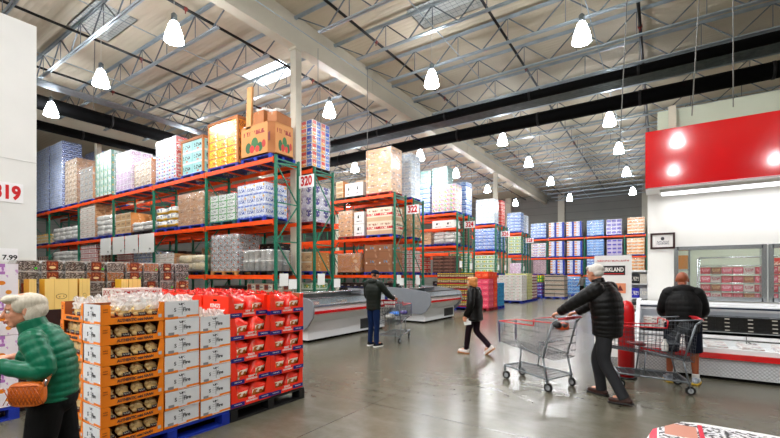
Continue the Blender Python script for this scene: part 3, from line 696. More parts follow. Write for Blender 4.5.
def load(kind, x0, x1, y0, y1, z, h, label, group=None, wrap=None, name=None, tops=True):
    w, d = x1-x0, y1-y0
    if kind == 'buckets':
        t = thing('bucket_load', label, 'pallet load', (x0, y0, z))
        m = mat('bucket_white', '#e9e8e4', .35, coat=.3)
        hh = h/2
        b = MB(); b.lathe([(.0, 0), (.12, 0), (.138, hh-.04), (.15, hh-.04), (.15, hh-.006), (0, hh-.006)], 16); bm = b.mesh('bucket', m)
        nx = int(w/.31); ny = int(d/.31)
        for k in range(2):
            for i in range(nx):
                for j in range(ny):
                    if j > 1 and i < nx-1 and k == 0: continue
                    link('bucket', bm, t, (.155+i*(w-.31)/(nx-1), .16+j*(d-.32)/(ny-1), k*hh))
        wrap_part(t, w, d, h)
        return t
    if kind in SACKM:
        t = thing('sack_load', label, 'pallet load', (x0, y0, z))
        n = max(2, round(h/.24)); hh = h/n; nx = max(1, round(w/.85)); 
        for k in range(n):
            for i in range(nx):
                for j in range(2):
                    sm = sack_mesh(w/nx, d/2, hh*1.12, random.randint(0, 99), kind)
                    link('sack', sm, t, (w/nx*(i+.5), d*(.25+.5*j), hh*(k+.5)+.05))
        if kind != 'flour' and wrap is not False: wrap_part(t, w, d, h)
        return t
    cw, ch, wr, side = KIND[kind]
    t = thing(name or 'carton_load', label, 'pallet load', (x0, y0, z), group=group)
    nx = max(1, round(w/cw)); nz = max(1, round(h/ch)); ny = max(1, min(3, round(d/cw)))
    if kind in ('yellow', 'tealcard'): cap = .1
    else: cap = 0
    hh = (h-cap)/nz
    me = carton_mesh(w/nx, d/ny, hh, kind, side)
    for k in range(nz):
        for i in range(nx):
            for j in range(ny):
                if 0 < j and i < nx-1 and k < nz-1 and not (i == 0): continue
                jx = random.uniform(-.006, .006) if not wr else 0
                link('carton', me, t, (w/nx*i+jx, d/ny*j+jx, hh*k))
    if cap:
        b = MB(); b.box(-.02, w+.02, -.02, d+.02, h-.11, h-.005, 0); b.build('cardboard_cap', CARD, t)
        b = MB()
        for cx, cy in ((-.012, -.012), (w-.07, -.012), (w-.07, d-.06)): b.box(cx, cx+.08, cy, cy+.07, 0, h-.11)
        b.build('corner_board', mat('corner_board', '#c98e58', .7), t)
    if wr if wrap is None else wrap: wrap_part(t, w, d, h)
    return t

# ------------------------------------------------------------------ pallet racks
LEV = [1.62, 3.48, 5.55]
def rack(y0, xs, label, extra=None, levels=LEV, top=5.62, gap_front=True):
    """selective rack: frames at xs (going away from the open end), uprights green, beams orange"""
    t = thing('pallet_rack', label, 'rack', (xs[0], y0, 0))
    X = [x-xs[0] for x in xs]; D = 1.07
    pb = MB()
    for s in (0,):
        pb.box(-.045, .045, -.0, .075, 0, top); 
    hb = MB()
    post = MB(); post.box(-.045, .045, 0, .01, 0, top); post.box(-.045, -.038, .0, .075, 0, top); post.box(.038, .045, 0, .075, 0, top); post.box(-.07, .07, -.03, .1, 0, .012)
    pm = post.mesh('upright', RACKG)
    post2 = MB(); post2.box(-.045, .045, -.01, 0, 0, top); post2.box(-.045, -.038, -.075, 0, 0, top); post2.box(.038, .045, -.075, 0, 0, top); post2.box(-.07, .07, -.1, .03, 0, .012)
    pm2 = post2.mesh('upright', RACKG)
    holes = MB()
    for k in range(int(top/.1)): holes.box(.0452, .0462, .03, .045, .08+k*.1, .1+k*.1)
    hm = holes.mesh('slot_row', mat('slot_dark', '#0d2a22', .7))
    br = MB(); z = .15; k = 0
    while z < top-.2:
        br.bar((0, .05, z), (0, D-.05, z), .03, .04)
        z2 = min(z+1.3, top-.15)
        a, c = (.05, D-.05) if k % 2 == 0 else (D-.05, .05)
        br.bar((0, a, z), (0, c, z2), .03, .04); z = z2; k += 1
    br.bar((0, .05, top-.12), (0, D-.05, top-.12), .03, .04)
    bm = br.mesh('brace', RACKG)
    for i, x in enumerate(X):
        link('upright', pm, t, (x, 0, 0)); u = link('upright', pm2, t, (x, D, 0)); link('cross_bracing', bm, t, (x, 0, 0))
        if i == 0: link('slot_row', hm, t, (x, 0, 0)); link('slot_row', hm, t, (x, D-.075, 0))
    BMs = {}
    def beams(i, zs):
        xa, xb = X[i+1], X[i]; L = round(xb-xa-.09, 3)
        if L not in BMs:
            b = MB(); b.box(0, L, -.045, .005, -.14, 0); b.box(-.0, .05, -.05, .006, -.19, .02); b.box(L-.05, L, -.05, .006, -.19, .02)
            f = b.mesh('beam', RACKO)
            g = MB(); g.box(-.03, .03, 0, D-.04, -.07, -.02)
            dk = MB()
            for q in range(0, 40): dk.box(L*q/40, L*q/40+.012, .01, D-.04, -.02, -.008)
            for q in range(1, 7): dk.box(.02, L-.02, D*q/7, D*q/7+.012, -.02, -.008)
            BMs[L] = (f, g.mesh('cross_bar', RACKO), dk.mesh('wire_deck', mat('deck_grey', '#5c5f62', .5, .6)))
        f, g, dk = BMs[L]
        for z in zs:
            link('beam', f, t, (xa+.045, .02, z)); link('beam', f, t, (xa+.045, D+.02, z))
            [link('cross_bar', g, t, (xa+.045+L*q/4, .02, z)) for q in (1, 2, 3)]; link('wire_deck', dk, t, (xa+.045, .02, z))
    for i in range(len(X)-1): beams(i, list(levels)+((extra or {}).get(i, [])))
    return t
XS1 = [-10.6, -14.6, -18.62, -22.6, -26.92, -31.47, -35.4]
XS = [-10.6-3.97*k for k in range(4)]
ROWY = [8.98, 16.2, 23.4, 30.6, 37.8]
NUM = ['320', '322', '324', '326', '328']
for i, y in enumerate(ROWY):
    xs = XS1 if i == 0 else XS
    rack(y, xs, 'green and orange pallet rack, front row of the %s rack pair' % ORD[i], extra={0: [4.62]} if i == 2 else None)
    rack(y+1.8, xs, 'green and orange pallet rack, back row of the %s rack pair' % ORD[i])
rack(46.0, [-1.05, -2.9, -6.52, -10.2, -14.0], 'orange beamed rack across the last wall full of blue and yellow cases', levels=[1.62, 3.48, 5.55])
# aisle number signs
SG = mat('sign_white', '#f4f2f2', .4)
def aisle_sign(num, x, y, z, o=''):
    w, h = .72, .44
    t = thing('aisle_sign', 'white sign with bold red number at the end of the %s rack pair, reads %s' % (o, num), 'sign', (x, y, z))
    b = MB(); b.box(0, w, -.012, 0, -h/2, h/2); b.build('panel', SG, t)
    text('number', num, .44, REDINK, t, (w/2, -.014, 0), '-y', bold=.018, sx=.82)
    for zz in (-.15, .15):
        b = MB(); b.box(-.03, .06, 0, .03, zz-.015, zz+.015); b.build('bracket', STEEL, t)
for i, y in enumerate(ROWY): aisle_sign(NUM[i], -10.545, y+1.03, 4.87, o=ORD[i])
t = thing('aisle_sign', 'white sign with bold red number 319 on the white cold room wall', 'sign', (-10.6, 2.28, 3.24))
b = MB(); b.box(.0, .012, -.45, .34, -.19, .19); b.build('panel', SG, t)
text('number', '319', .36, REDINK, t, (.014, .10, -.01), '+x', bold=.016, sx=.75)
t = thing('price_sign', 'white price card low on the white cold room wall', 'sign', (-10.6, 2.42, 2.02))
b = MB(); b.box(0, .01, -.4, .12, -.14, .12); b.build('panel', SG, t)
text('price', '7.99', .13, INK, t, (.012, .0, -.06), '+x', bold=.004)

# ------------------------------------------------------------------ fill the racks
def clear_posts(xa, xb, y):
    for px in (XS1 if y < 12 else [-1.05, -2.9, -6.52, -10.2, -14.0] if y > 45 else XS):
        if xa < px+.09 and xb > px-.09:
            if px-xa > xb-px: xb = px-.09
            else: xa = px+.09
    return xa, xb
for (r, xa, xb, ya, yb, zb, zt, kind, pal, lab) in LOADS:
    xa, xb = clear_posts(xa, xb, ya)
    z = zb+.003
    yb = min(yb, ya+1.02)
    where = lab
    pallet(pal, xa+.02, xb-.02, ya, yb, z, '%s pallet under the %s' % (pal if pal != 'wood' else 'plain wood', ' '.join(lab.split()[:12]) if pal != 'wood' else 'clear wrapped grey trays with orange flecks'))
    load(kind, xa+.03, xb-.03, ya+.02, yb-.02, z+.142, zt-z-.142, lab)
def tier(kind, x0, x1, y0, y1, zb, zt, pal, lab, **k):
    if x0 < -10.7 or y0 > 45: x0, x1 = clear_posts(x0, x1, y0)
    if pal: pallet(pal, x0, x1, y0, y1, zb+.003, '%s pallet under the %s' % (pal, ' '.join(lab.split()[:12])))
    z = zb+(.147 if pal else .003)
    return load(kind, x0+.02, x1-.02, y0+.02, y1-.02, z, zt-z, lab, **k)
# second rows, seen past the open ends and through the gaps
tier('yogurt', -12.0, -10.75, 10.85, 11.85, 5.55, 7.45, 'black', 'bright pallet of small red, blue and yellow printed packs above sign 320')
tier('purplewhite', -12.1, -10.72, 10.85, 11.85, 3.48, 5.0, 'red', 'purple and white packs just under sign 320 in the second row')
tier('tanbox', -12.1, -10.75, 10.85, 11.85, 1.62, 2.5, 'blue', 'small tan boxes low in the second row at sign 320')
tier('bluecase', -31.3, -29.4, 10.8, 11.8, 5.55, 9.5, 'blue', 'dark blue cased drink stack standing in the second row of the long rack')
tier('bluecase', -33.8, -31.6, 10.8, 11.8, 5.55, 9.4, 'blue', 'dark blue drink stack in the second row at the far wall side')
tier('brown', -27.0, -25.6, 10.85, 11.85, 5.55, 7.0, 'blue', 'brown cartons in the second row behind the short pale load')
for i, (x, kd) in enumerate([(-12.9, 'shadestuff'), (-15.6, 'shadestuff'), (-17.1, 'tanbox'), (-19.6, 'shadestuff'), (-21.1, 'shadestuff'), (-23.6, 'mixed'), (-25.1, 'shadestuff'), (-28.2, 'shadestuff'), (-29.9, 'shadestuff'), (-32.6, 'shadestuff')]):  # mostly dark-coloured cases, added so the gaps behind the front row look shaded
    tier(kd, x-.9, x+.3, 10.85, 11.8, 1.62, 2.9-.1*(i % 2), 'blue', 'dark cases added for shade low in the back row, %s lot from the open end' % ORD[i])
for i, (x, kd) in enumerate([(-13.4, 'shadestuff'), (-15.9, 'shadestuff'), (-17.5, 'mixed'), (-19.9, 'shadestuff'), (-21.5, 'shadestuff'), (-24.2, 'shadestuff'), (-25.9, 'tanbox'), (-28.9, 'shadestuff'), (-32.6, 'shadestuff')]):
    tier(kd, x-.9, x+.3, 10.85, 11.8, 3.48, 4.6, 'blue', 'dark cases added for shade, back row middle tier, %s lot from the open end' % ORD[i])
tier('palewrap', -12.0, -10.75, 18.05, 19.05, 5.55, 8.0, 'blue', 'tall clear-wrapped pale load behind the tan cartons at sign 322')
tier('carton4', -12.0, -10.75, 18.05, 19.05, 3.48, 5.2, 'blue', 'tan wrapped cartons behind sign 322')
tier('redwhite', -12.0, -10.75, 18.05, 19.05, 1.62, 2.9, 'blue', 'white and red cases low behind sign 322')
tier('tanbox', -15.5, -13.2, 18.05, 19.05, 5.55, 7.0, 'blue', 'tan cases in the second row above the white box')
tier('colour', -13.0, -12.2, 18.05, 19.05, 5.55, 7.2, 'blue', 'colourful wrapped packs in the second row of rack 322')
tier('shadestuff', -15.5, -12.4, 18.05, 19.05, 1.62, 2.6, 'blue', 'dark cases in the second row of rack 322, low tier')
tier('bluewrap', -12.0, -10.75, 25.25, 26.25, 5.55, 7.9, 'blue', 'blue and green wrapped load behind the pink-dotted one')
tier('darkbrown', -12.0, -10.75, 25.25, 26.25, 3.48, 5.2, 'blue', 'dark wrapped trays behind sign 324')
tier('greenwhite2', -12.0, -10.75, 25.25, 26.25, 1.62, 3.1, 'blue', 'green and white cases low behind sign 324')
tier('tealwrap', -12.4, -11.3, 23.5, 24.4, 7.44, 8.6, None, 'teal wrapped packs stacked on top of the pink-dotted load')
tier('tealwrap', -13.3, -12.5, 23.5, 24.4, 7.61, 8.5, None, 'teal wrapped packs stacked on the blue load at the top of rack 324')
tier('whitebox', -12.4, -10.8, 23.45, 24.4, 4.62, 5.15, None, 'white cases on the extra shelf above the white sacks of rack 324')
tier('redbox', -12.0, -10.75, 32.45, 33.45, 5.55, 7.75, 'blue', 'white load with a red stripe behind the tall pale one at sign 326')
tier('bluewrap', -12.0, -10.75, 32.45, 33.45, 3.48, 5.2, 'blue', 'pale blue cases behind sign 326')
tier('whitebrown', -12.0, -10.75, 32.45, 33.45, 1.62, 3.0, 'blue', 'pale cases low behind sign 326')
tier('palewrap', -12.0, -10.75, 39.65, 40.65, 5.55, 7.4, 'blue', 'pale wrapped load behind sign 328')
tier('bluewrap', -12.0, -10.75, 39.65, 40.65, 3.48, 5.1, 'blue', 'blue wrapped load behind sign 328 on the middle tier')
# goods standing under the lowest beams
for i, (xa, xb, y, kd) in enumerate([(-12.3, -10.8, 16.3, 'shadestuff'), (-14.2, -12.4, 16.3, 'shadestuff'), (-12.3, -10.8, 18.05, 'redwhite'), (-12.4, -10.8, 23.5, 'shadestuff'), (-12.4, -10.8, 30.7, 'mixed'),
        (-12.2, -10.8, 10.85, 'greenwhite2'), (-14.2, -12.4, 9.05, 'shadestuff'), (-12.2, -10.8, 9.05, 'mixed'), (-12.4, -10.8, 37.9, 'bluewrap')]):
    tier(kd, xa, xb, y, y+.95, 0, 1.32 if kd != 'shadestuff' else 1.22, 'black', 'cases on the floor under the lowest beams, %s lot from rack 320 back' % ORD[i])
for i, (xa, xb, kd) in enumerate([(-10, -8.5, 'bluewater'), (-8.3, -6.8, 'bluewrap'), (-6.5, -4.9, 'bluewater'), (-4.6, -3.1, 'lilacprint')]):
    tier(kd, xa, xb, 46.05, 47, 0, 1.4, 'blue', 'blue and lilac cases on the floor under the last rack, %s from the post' % ORD[i])
# watermelon bin, loose cartons and the tall board on it
MEL = printed('print_melon', '#cf9656', [('d', .28, .3, .11, .17, '#2f6a3a'), ('d', .52, .4, .13, .2, '#3b7c44'), ('d', .42, .24, .09, .12, '#c93528'), ('d', .72, .27, .1, .15, '#2f6a3a'), ('d', .62, .22, .08, .1, '#d8402e'),
    ('d', .86, .34, .07, .12, '#c03428'), ('s', .1, .9, .68, .82, '#9c2c20', 14, 5), ('r', 0, 1, 0, .03, '#a87440')], rough=.6)
t = thing('produce_bin', 'big cardboard bin printed with watermelons at the open end of the top tier', 'produce bin', (-12.38, 8.92, 5.70))
w, d, h = 1.68, 1.1, 1.08
b = MB(); c = .2
poly = [(c*.4, 0), (w-c, 0), (w, c*.8), (w, d-c*.8), (w-c, d), (c*.4, d), (0, d-c*.8), (0, c*.8)]
for k in range(8):
    p, q = poly[k], poly[(k+1) % 8]
    b.quad([(p[0], p[1], 0), (q[0], q[1], 0), (q[0], q[1], h), (p[0], p[1], h)], 0 if k in (0, 2) else 1)
b.prism([(x, y) for x, y in poly], 'z', .0, .04, 1); b.prism([(x, y) for x, y in poly], 'z', h-.03, h-.02, 1)
b.build('bin_wall', [MEL, CARD], t)
b = MB(); b.prism([(w-.12, .25), (w-.02, .25), (w-.07, .12)], 'y', -.0, .001, 0); 
b = MB(); b.box(w-.16, w-.06, -.012, -.004, .42, .7); b.build('label', mat('label_maroon', '#7c1f24', .6), t)
pallet('blue', -12.35, -10.75, 8.94, 10.02, 5.555, 'blue pallet under the watermelon bin on the top tier')
def loose(name, x0, x1, y0, y1, z0, z1, m, label, cat, rotz=0):
    b = MB(); cx, cy = (x0+x1)/2, (y0+y1)/2
    b.box(x0-cx, x1-cx, y0-cy, y1-cy, 0, z1-z0)
    t = thing(name, label, cat, (cx, cy, z0), rotz)
    b.build('body', m, t)
    b = MB(); b.box(-.03, .03, y0-cy-.002, y1-cy+.002, z1-z0-.1, z1-z0+.002); b.build('tape', mat('brown_tape', '#a98a62', .3), t)
    return t
loose('carton', -11.75, -11.2, 9.0, 9.7, 6.765, 7.25, CARD, 'brown carton at the edge on the watermelon bin', 'box')
loose('carton', -11.15, -10.75, 9.1, 9.85, 6.765, 7.15, CARD, 'lower brown carton on the watermelon bin beside the painted column', 'box', .15)
b = MB(); b.box(-.13, .13, -.04, .04, 0, 1.45); o = tag(b.build('cardboard_post', mat('pale_board', '#cf9f6a', .7, nscale=5, namp=.05), loc=(-11.92, 8.96, 6.7)), 'tall narrow board standing upright on the watermelon bin', 'board'); o.rotation_euler = (0, R(3), 0)
for i, (x, y, zz, r, lab) in enumerate([(-10.95, 9.4, 7.2, .22, 'crumpled white plastic film on the lower carton'), (-12.2, 9.3, 6.82, .22, 'white plastic scrap at the foot of the tall board'), (-11.5, 9.3, 7.3, .22, 'clear film bunched on the carton beside the tall board')]):
    b = MB(); b.ell((0, 0, r*.3), (r, r*.8, r*.35), 16, k=8, jit=1.2); tag(b.build('plastic_film', mat('sack_white', '#e6e4df', .3, coat=.4, nscale=7, namp=.06, bump=.5, bscale=14), loc=(x, y, zz)), lab, 'plastic film')
# hanging paper sheets under the middle beam
for i, (u0, u1) in enumerate([(-23.7, -22.5), (-22.3, -21.1), (-21.0, -19.75), (-19.65, -18.3)]):
    t = thing('price_sheet', 'white sheet with a small price hanging from the middle beam, %s toward the open end' % ORD[i], 'sign', (u0, 8.86, 2.62))
    b = MB(); b.box(0, u1-u0, 0, .01, 0, .84); b.build('sheet', PAPER, t)
    text('price', '.99', .16, INK, t, ((u1-u0)*.72, -.004, .14), '-y')
# small white cards on the open uprights
for i, (y, z, lab) in enumerate([(9.1, 1.25, 'at the melon rack end'), (10.9, 1.25, 'past the first aisle sign'), (16.3, 1.2, 'at the tan carton rack end'), (18.1, 1.2, 'under the second aisle sign'), (23.6, 2.1, 'of the third rack pair'), (25.3, 2.0, 'under the third aisle sign'), (30.8, 2.0, 'of the fourth rack pair'), (32.5, 2.0, 'under the fourth aisle sign'), (37.9, 2.0, 'of the fifth rack pair')]):
    b = MB(); b.box(0, .01, -.0, .38, 0, .42)
    tag(b.build('notice_card', PAPER, loc=(-10.52, y, z)), 'small white card fixed on the upright %s' % lab, 'sign')
# ------------------------------------------------------------------ end-of-aisle floor displays (mid distance)
def disp(kind, x0, x1, y0, y1, top, pal, lab, **k): return tier(kind, x0, x1, y0, y1, 0, top, pal, lab, **k)
disp('jarcase', -8.9, -7.0, 17.3, 18.35, 1.72, 'blue', 'yellow-lidded jars in trays stacked shoulder high before rack 324')
disp('pinkcase', -6.98, -6.3, 17.3, 18.0, 1.45, 'red', 'pink cases beside the jar trays')
disp('orangecase', -6.98, -6.3, 18.02, 18.5, 1.75, 'red', 'orange-red cases between the pink and the blue ones')
tier('orangecase', -6.98, -6.3, 17.3, 18.0, 1.46, 1.78, None, 'orange cases topping the pink ones')
disp('cyancase', -7.2, -6.3, 18.6, 19.5, 1.25, 'blue', 'bright blue cases at the end of the jar display')
disp('jarcase', -8.9, -7.3, 18.45, 19.5, 1.6, 'blue', 'second pallet of jar trays behind the yellow-lidded ones')
disp('whitecase', -7.9, -6.5, 23.2, 24.3, 1.62, 'blue', 'white patterned cartons stacked in rows in front of rack 326')
disp('palegreencase', -7.9, -6.5, 24.4, 25.5, 1.72, 'blue', 'pale green cases behind the white patterned cartons')
disp('maroon', -7.9, -6.5, 25.6, 26.7, 1.6, 'blue', 'maroon striped cases behind the pale green ones')
disp('jartray', -6.6, -5.3, 28.9, 30.2, 1.62, 'blue', 'trays of grey-labelled jars stacked on a blue pallet far down the aisle')
disp('bluecrate', -7.7, -6.7, 28.9, 30.0, 1.1, 'blue', 'dark blue cases under yellow and green ones')
tier('yellowgreen', -7.7, -6.7, 28.95, 29.95, 1.11, 1.6, None, 'yellow and green bottle packs topping the dark blue cases')
disp('bluewater', -6.2, -5.0, 33.5, 34.6, 1.5, 'blue', 'blue water cases standing past the grey-labelled jars')
disp('whitebrown', -9.0, -7.8, 31.6, 32.6, 1.3, 'blue', 'pale cases at the foot of rack 326')
disp('lilac', -9.4, -8.1, 24.2, 25.2, 1.4, 'blue', 'lilac cases by the foot of rack 324')

# ------------------------------------------------------------------ open freezer islands
FW = mat('case_white', '#eef0f2', .3, coat=.3); FG = mat('case_grey', '#9b9fa5', .35, .1, nscale=6, namp=.03)
FROZ = [printed('print_froz%d' % i, c, [('s', .1, .9, .2, .8, s, 8, 4), ('n', 4, .6, n)], rough=.3, coat=.4, rand=.3) for i, (c, s, n) in enumerate([
    ('#c9b8a0', '#6a4a2a', '#efe8da'), ('#b94a3a', '#f0e0c0', '#e8d8c8'), ('#dfe4ea', '#2b6a3a', '#ffffff'), ('#a9824e', '#3a2a1a', '#e0c8a0'), ('#5f7f4a', '#f0f0e0', '#d8e0d0')])]
def freezer(x, ya, yb, label, rail=True, wide=1.5):
    """x = base front line facing +x; body runs ya..yb"""
    L = yb-ya; t = thing('freezer_case', label, 'freezer', (x, ya, 0))
    b = MB(); b.box(-wide+.25, 0, .12, L-.12, .06, .5, 0); b.build('base', FW, t)
    b = MB(); b.box(-wide+.3, -.06, .16, L-.16, 0, .06); b.build('kick', BLACK, t)
    b = MB(); b.prism([(-wide+.1, .48), (.02, .48), (.22, .66), (.24, .86), (.16, .86), (.14, .72), (-.02, .58), (-wide+.15, .58)], 'y', .05, L-.05)
    b.build('tub', FW, t)
    b = MB(); b.box(.215, .27, .04, L-.04, .70, .765); b.build('bumper', RED, t)
    b = MB(); b.box(.1, .26, .04, L-.04, .86, .9); b.box(-.05, .12, .04, L-.04, .885, .895); b.build('rail', CHROME, t)
    b = MB(); b.quad([(.17, .06, .89), (.17, L-.06, .89), (.10, L-.06, 1.06), (.10, .06, 1.06)]); b.box(.085, .115, .04, L-.04, 1.05, 1.075, 1)
    b.build('glass_guard', [mat('clear_glass', '#dfeaf0', .05, alpha=.22), CHROME], t)
    # back wall and canopy rails
    b = MB(); b.box(-wide+.02, -wide+.14, .05, L-.05, .3, 1.12); b.build('back_wall', STEEL, t)
    b = MB(); b.box(-wide+.1, -wide+.55, .1, L-.1, 1.1, 1.14); b.tube((-wide+.55, .1, 1.13), (-wide+.55, L-.1, 1.13), .03, 8); b.build('top_shelf', CHROME, t)
    for yy in (0, L-.05):
        b = MB()
        poly = [(-wide+.05, .32), (-.05, .3), (.12, .42), (.27, .62), (.3, .8), (.24, 1.0), (.1, 1.06), (-wide*.5, 1.17), (-wide, 1.2), (-wide, .5)]
        b.prism(poly, 'y', yy, yy+.05); b.build('end_panel', FG, t)
    b = MB(); b.box(.001, .012, L*.62, L*.62+.75, .12, .4); b.build('grille', mat('grille_dark', '#4a4d50', .5, nscale=60, namp=.3), t)
    return t
fz = freezer(-6.95, 6.75, 10.2, 'long white open freezer with a red bumper beside the shopper in dark green')
fz2 = freezer(-6.55, 11.75, 14.3, 'second open freezer showing its grey end panel beyond the cap-wearing shopper', wide=1.45)
def frozen_packs(x, ya, yb, n, where):
    random.seed(5)
    ms = []
    for i, m in enumerate(FROZ):
        b = MB(); b.box(-.13, .13, -.1, .1, 0, .05+.02*(i % 2)); ms.append(b.mesh('frozen_pack', m))
    k = 0
    nx, ny = 5, n
    for i in range(nx):
        for j in range(ny):
            for q in range(1):
                xx = x-1.16+i*.265; yy = ya+.22+j*(yb-ya-.44)/(ny-1)
                z = .585
                hgt = random.choice([1, 2, 2, 3])
                for s in range(hgt+1):
                    mi = (i*3+j//3) % 5
                    o = link('frozen_pack', ms[mi], None, (xx+random.uniform(-.008, .008), yy, z))
                    tag(o, 'frozen food pack lying in the open freezer %s' % where, 'frozen food', 'frozen packs in the freezer ' + where); z += .0515+.02*(mi % 2)
frozen_packs(-6.95, 6.8, 10.15, 13, 'beside the shopper in green')
frozen_packs(-6.55, 11.8, 14.25, 9, 'with the grey end panel')
for i, (x, y) in enumerate([(-8.25, 7.6), (-8.25, 9.4), (-7.85, 12.5), (-7.85, 13.7)]):
    t = thing('card_holder', 'small price card on a clip above the freezer, %s along the aisle' % ORD[i], 'sign', (x, y, 1.142))
    b = MB(); b.tube((0, 0, 0), (0, 0, .12), .008, 6); b.build('stem', CHROME, t)
    b = MB(); b.box(-.005, .005, -.14, .14, .1, .36); b.build('card', PAPER, t)

# ------------------------------------------------------------------ meat service wall on the right
WY = 9.5
holes = [(.277, 1.50), (1.62, 3.4)]
b = MB(); xs = [-.2, .277, 1.50, 1.62, 3.4, X1]
for xa, xb in zip(xs, xs[1:]):
    if (xa, xb) in ((.277, 1.50), (1.62, 3.4)):
        b.box(xa, xb, WY, WY+.15, 0, 1.2); b.box(xa, xb, WY, WY+.15, 2.11, 3.55)
    else: b.box(xa, xb, WY, WY+.15, 0, 3.55)
struct('wall_service', b, WHITE)
b = MB(); b.box(-.2, -.05, WY+.15, 12.6, 0, 3.55); struct('wall_service_end', b, WHITE)
b = MB(); b.box(-.05, X1, 12.45, 12.6, 0, 5.8); b.box(-.2, .25, 12.45, 12.6, 0, 3.55); struct('wall_meat_room', b, mat('room_wall', '#c9d0bf', .5))
b = MB(); b.box(.18, .34, 12.28, 12.44, 3.6, 5.85); struct('trim_12', b, CREAM)
b = MB(); b.box(-.2, X1, WY+.15, 12.45, 3.4, 3.55); struct('ceiling_meat_room', b, WHITE)
b = MB()
for xa, xb in holes:
    for q in ((xa-.05, xa+.02, 1.15, 2.16), (xb-.02, xb+.05, 1.15, 2.16)): b.box(q[0], q[1], WY-.03, WY+.16, q[2], q[3])
    b.box(xa, xb, WY-.03, WY+.16, 2.09, 2.16); b.box(xa, xb, WY-.03, WY+.16, 1.15, 1.22)
struct('trim_13', b, CHROME)
for i, (xa, xb) in enumerate(holes):
    b = MB(); b.box(xa, xb, WY+.07, WY+.078, 1.2, 2.11); o = b.build('window_%d' % (i+1), mat('window_glass', '#dfeee4', .03, alpha=.05)); o['kind'] = 'structure'
# fascia
t = thing('red_fascia', 'huge glossy red sign board above the meat counter', 'sign board', (-.22, 8.7, 0))
b = MB(); b.box(0, X1+.2, 0, .1, 3.2, 4.22); b.build('board', mat('fascia_red', '#dc0a1e', .07, coat=.3), t)
b = MB(); b.box(0, X1+.2, .1, .78, 3.2, 3.24); b.build('soffit', WHITE, t)
b = MB(); b.box(0, .08, .1, .78, 3.24, 4.2); b.build('end_cap', mat('fascia_end', '#b40f1c', .3), t)
for i in range(5):
    l = thing('strip_light', 'long white strip light under the red sign board, %s from its free end' % ORD[i], 'lamp', (.0+i*2.45, 9.0, 3.12), group='strip lights under the red board')
    b = MB(); b.box(0, 2.35, 0, .28, .03, .079); b.build('housing', WHITE, l)
    b = MB(); b.box(.03, 2.32, .03, .25, 0, .03); b.build('diffuser', mat('strip_glow', '#f6f8ff', .4, emit=2.5), l)
# framed certificate
t = thing('framed_certificate', 'certificate in a dark red-brown frame on the white wall by the meat window', 'picture', (-.155, WY-.001, 2.13))
b = MB()
for q in ((0, .4, 0, .035), (0, .4, .275, .31), (0, .035, .035, .275), (.365, .4, .035, .275)): b.box(q[0], q[1], -.03, 0, q[2], q[3])
b.build('frame', mat('frame_brown', '#43161a', .35), t)
b = MB(); b.box(.035, .365, -.012, -.002, .035, .275, 0); b.build('certificate', printed('print_cert', '#eeecea', [('r', .12, .88, .12, .88, '#e2dfdd'), ('d', .5, .68, .09, .14, '#4a4a52'), ('s', .2, .8, .2, .5, '#8b8b90', 30, 14)], rough=.3), t)
# open refrigerated case along the wall ----------------------------------
t = thing('meat_case', 'long open refrigerated meat case with red bumper under the white wall', 'refrigerated case', (-.3, 8.0, 0))
L = 7.0
def tread():
    m = NT('tread_plate'); o = m.obj(); s = m.sep(o)
    a = m.math('SINE', m.math('MULTIPLY', s[0], 120.0)); c = m.math('SINE', m.math('MULTIPLY', s[2], 120.0))
    v = m.math('MULTIPLY', a, c)
    m.link(m.mix(m.math('GREATER_THAN', v, .25), '#cbcdcf', '#d3d5d7'), m.b.inputs['Base Color']); m.b.inputs['Metallic'].default_value = .15; m.b.inputs['Roughness'].default_value = .4
    m.bump(v, .5, .01); return m.m
b = MB(); b.box(.05, L, .05, 1.2, .0, .05); b.build('kick', BLACK, t)
b = MB(); b.box(0, L, 0, .06, .05, .33); b.build('tread_panel', tread(), t)
b = MB(); b.box(0, L, -.07, .02, .335, .42); b.build('bumper', RED, t)
b = MB(); b.box(0, L, .06, 1.3, .05, .36); b.box(0, L, -.03, .05, .42, .49); b.box(0, L, .06, .62, .36, .45); b.box(0, L, .62, .7, .36, .66); b.box(0, L, .62, 1.3, .62, .66); b.build('well', FW, t)
b = MB(); b.box(0, L, 1.3, 1.42, .05, 1.1); b.build('back_panel', mat('case_inner', '#d9dcdd', .35), t)
b = MB(); b.quad([(0, -.01, .5), (L, -.01, .5), (L, .02, .62), (0, .02, .62)]); b.build('front_glass', mat('clear_glass', '#dfeaf0', .05, alpha=.22), t)
b = MB(); b.box(0, L, .005, .035, .615, .635); b.build('glass_rail', CHROME, t)
b = MB(); b.box(0, L, .75, 1.42, 1.06, 1.12); b.prism([(.72, 1.04), (.78, 1.0), (.8, 1.12), (.72, 1.1)], 'x', 0, L); b.build('canopy', FW, t)
b = MB(); b.box(0, L, .715, .722, 1.045, 1.075); b.build('price_rail', mat('rail_blue', '#16314a', .4), t)
b = MB(); b.box(.02, L, .85, .95, 1.035, 1.055); b.build('case_light', mat('strip_glow2', '#f8faff', .4, emit=3.0), t)
b = MB(); b.prism([(-.08, .04), (1.45, .04), (1.45, 1.16), (.78, 1.16), (.6, 1.0), (.1, .66), (-.08, .5)], 'x', -.06, 0); b.build('end_panel', FW, t)
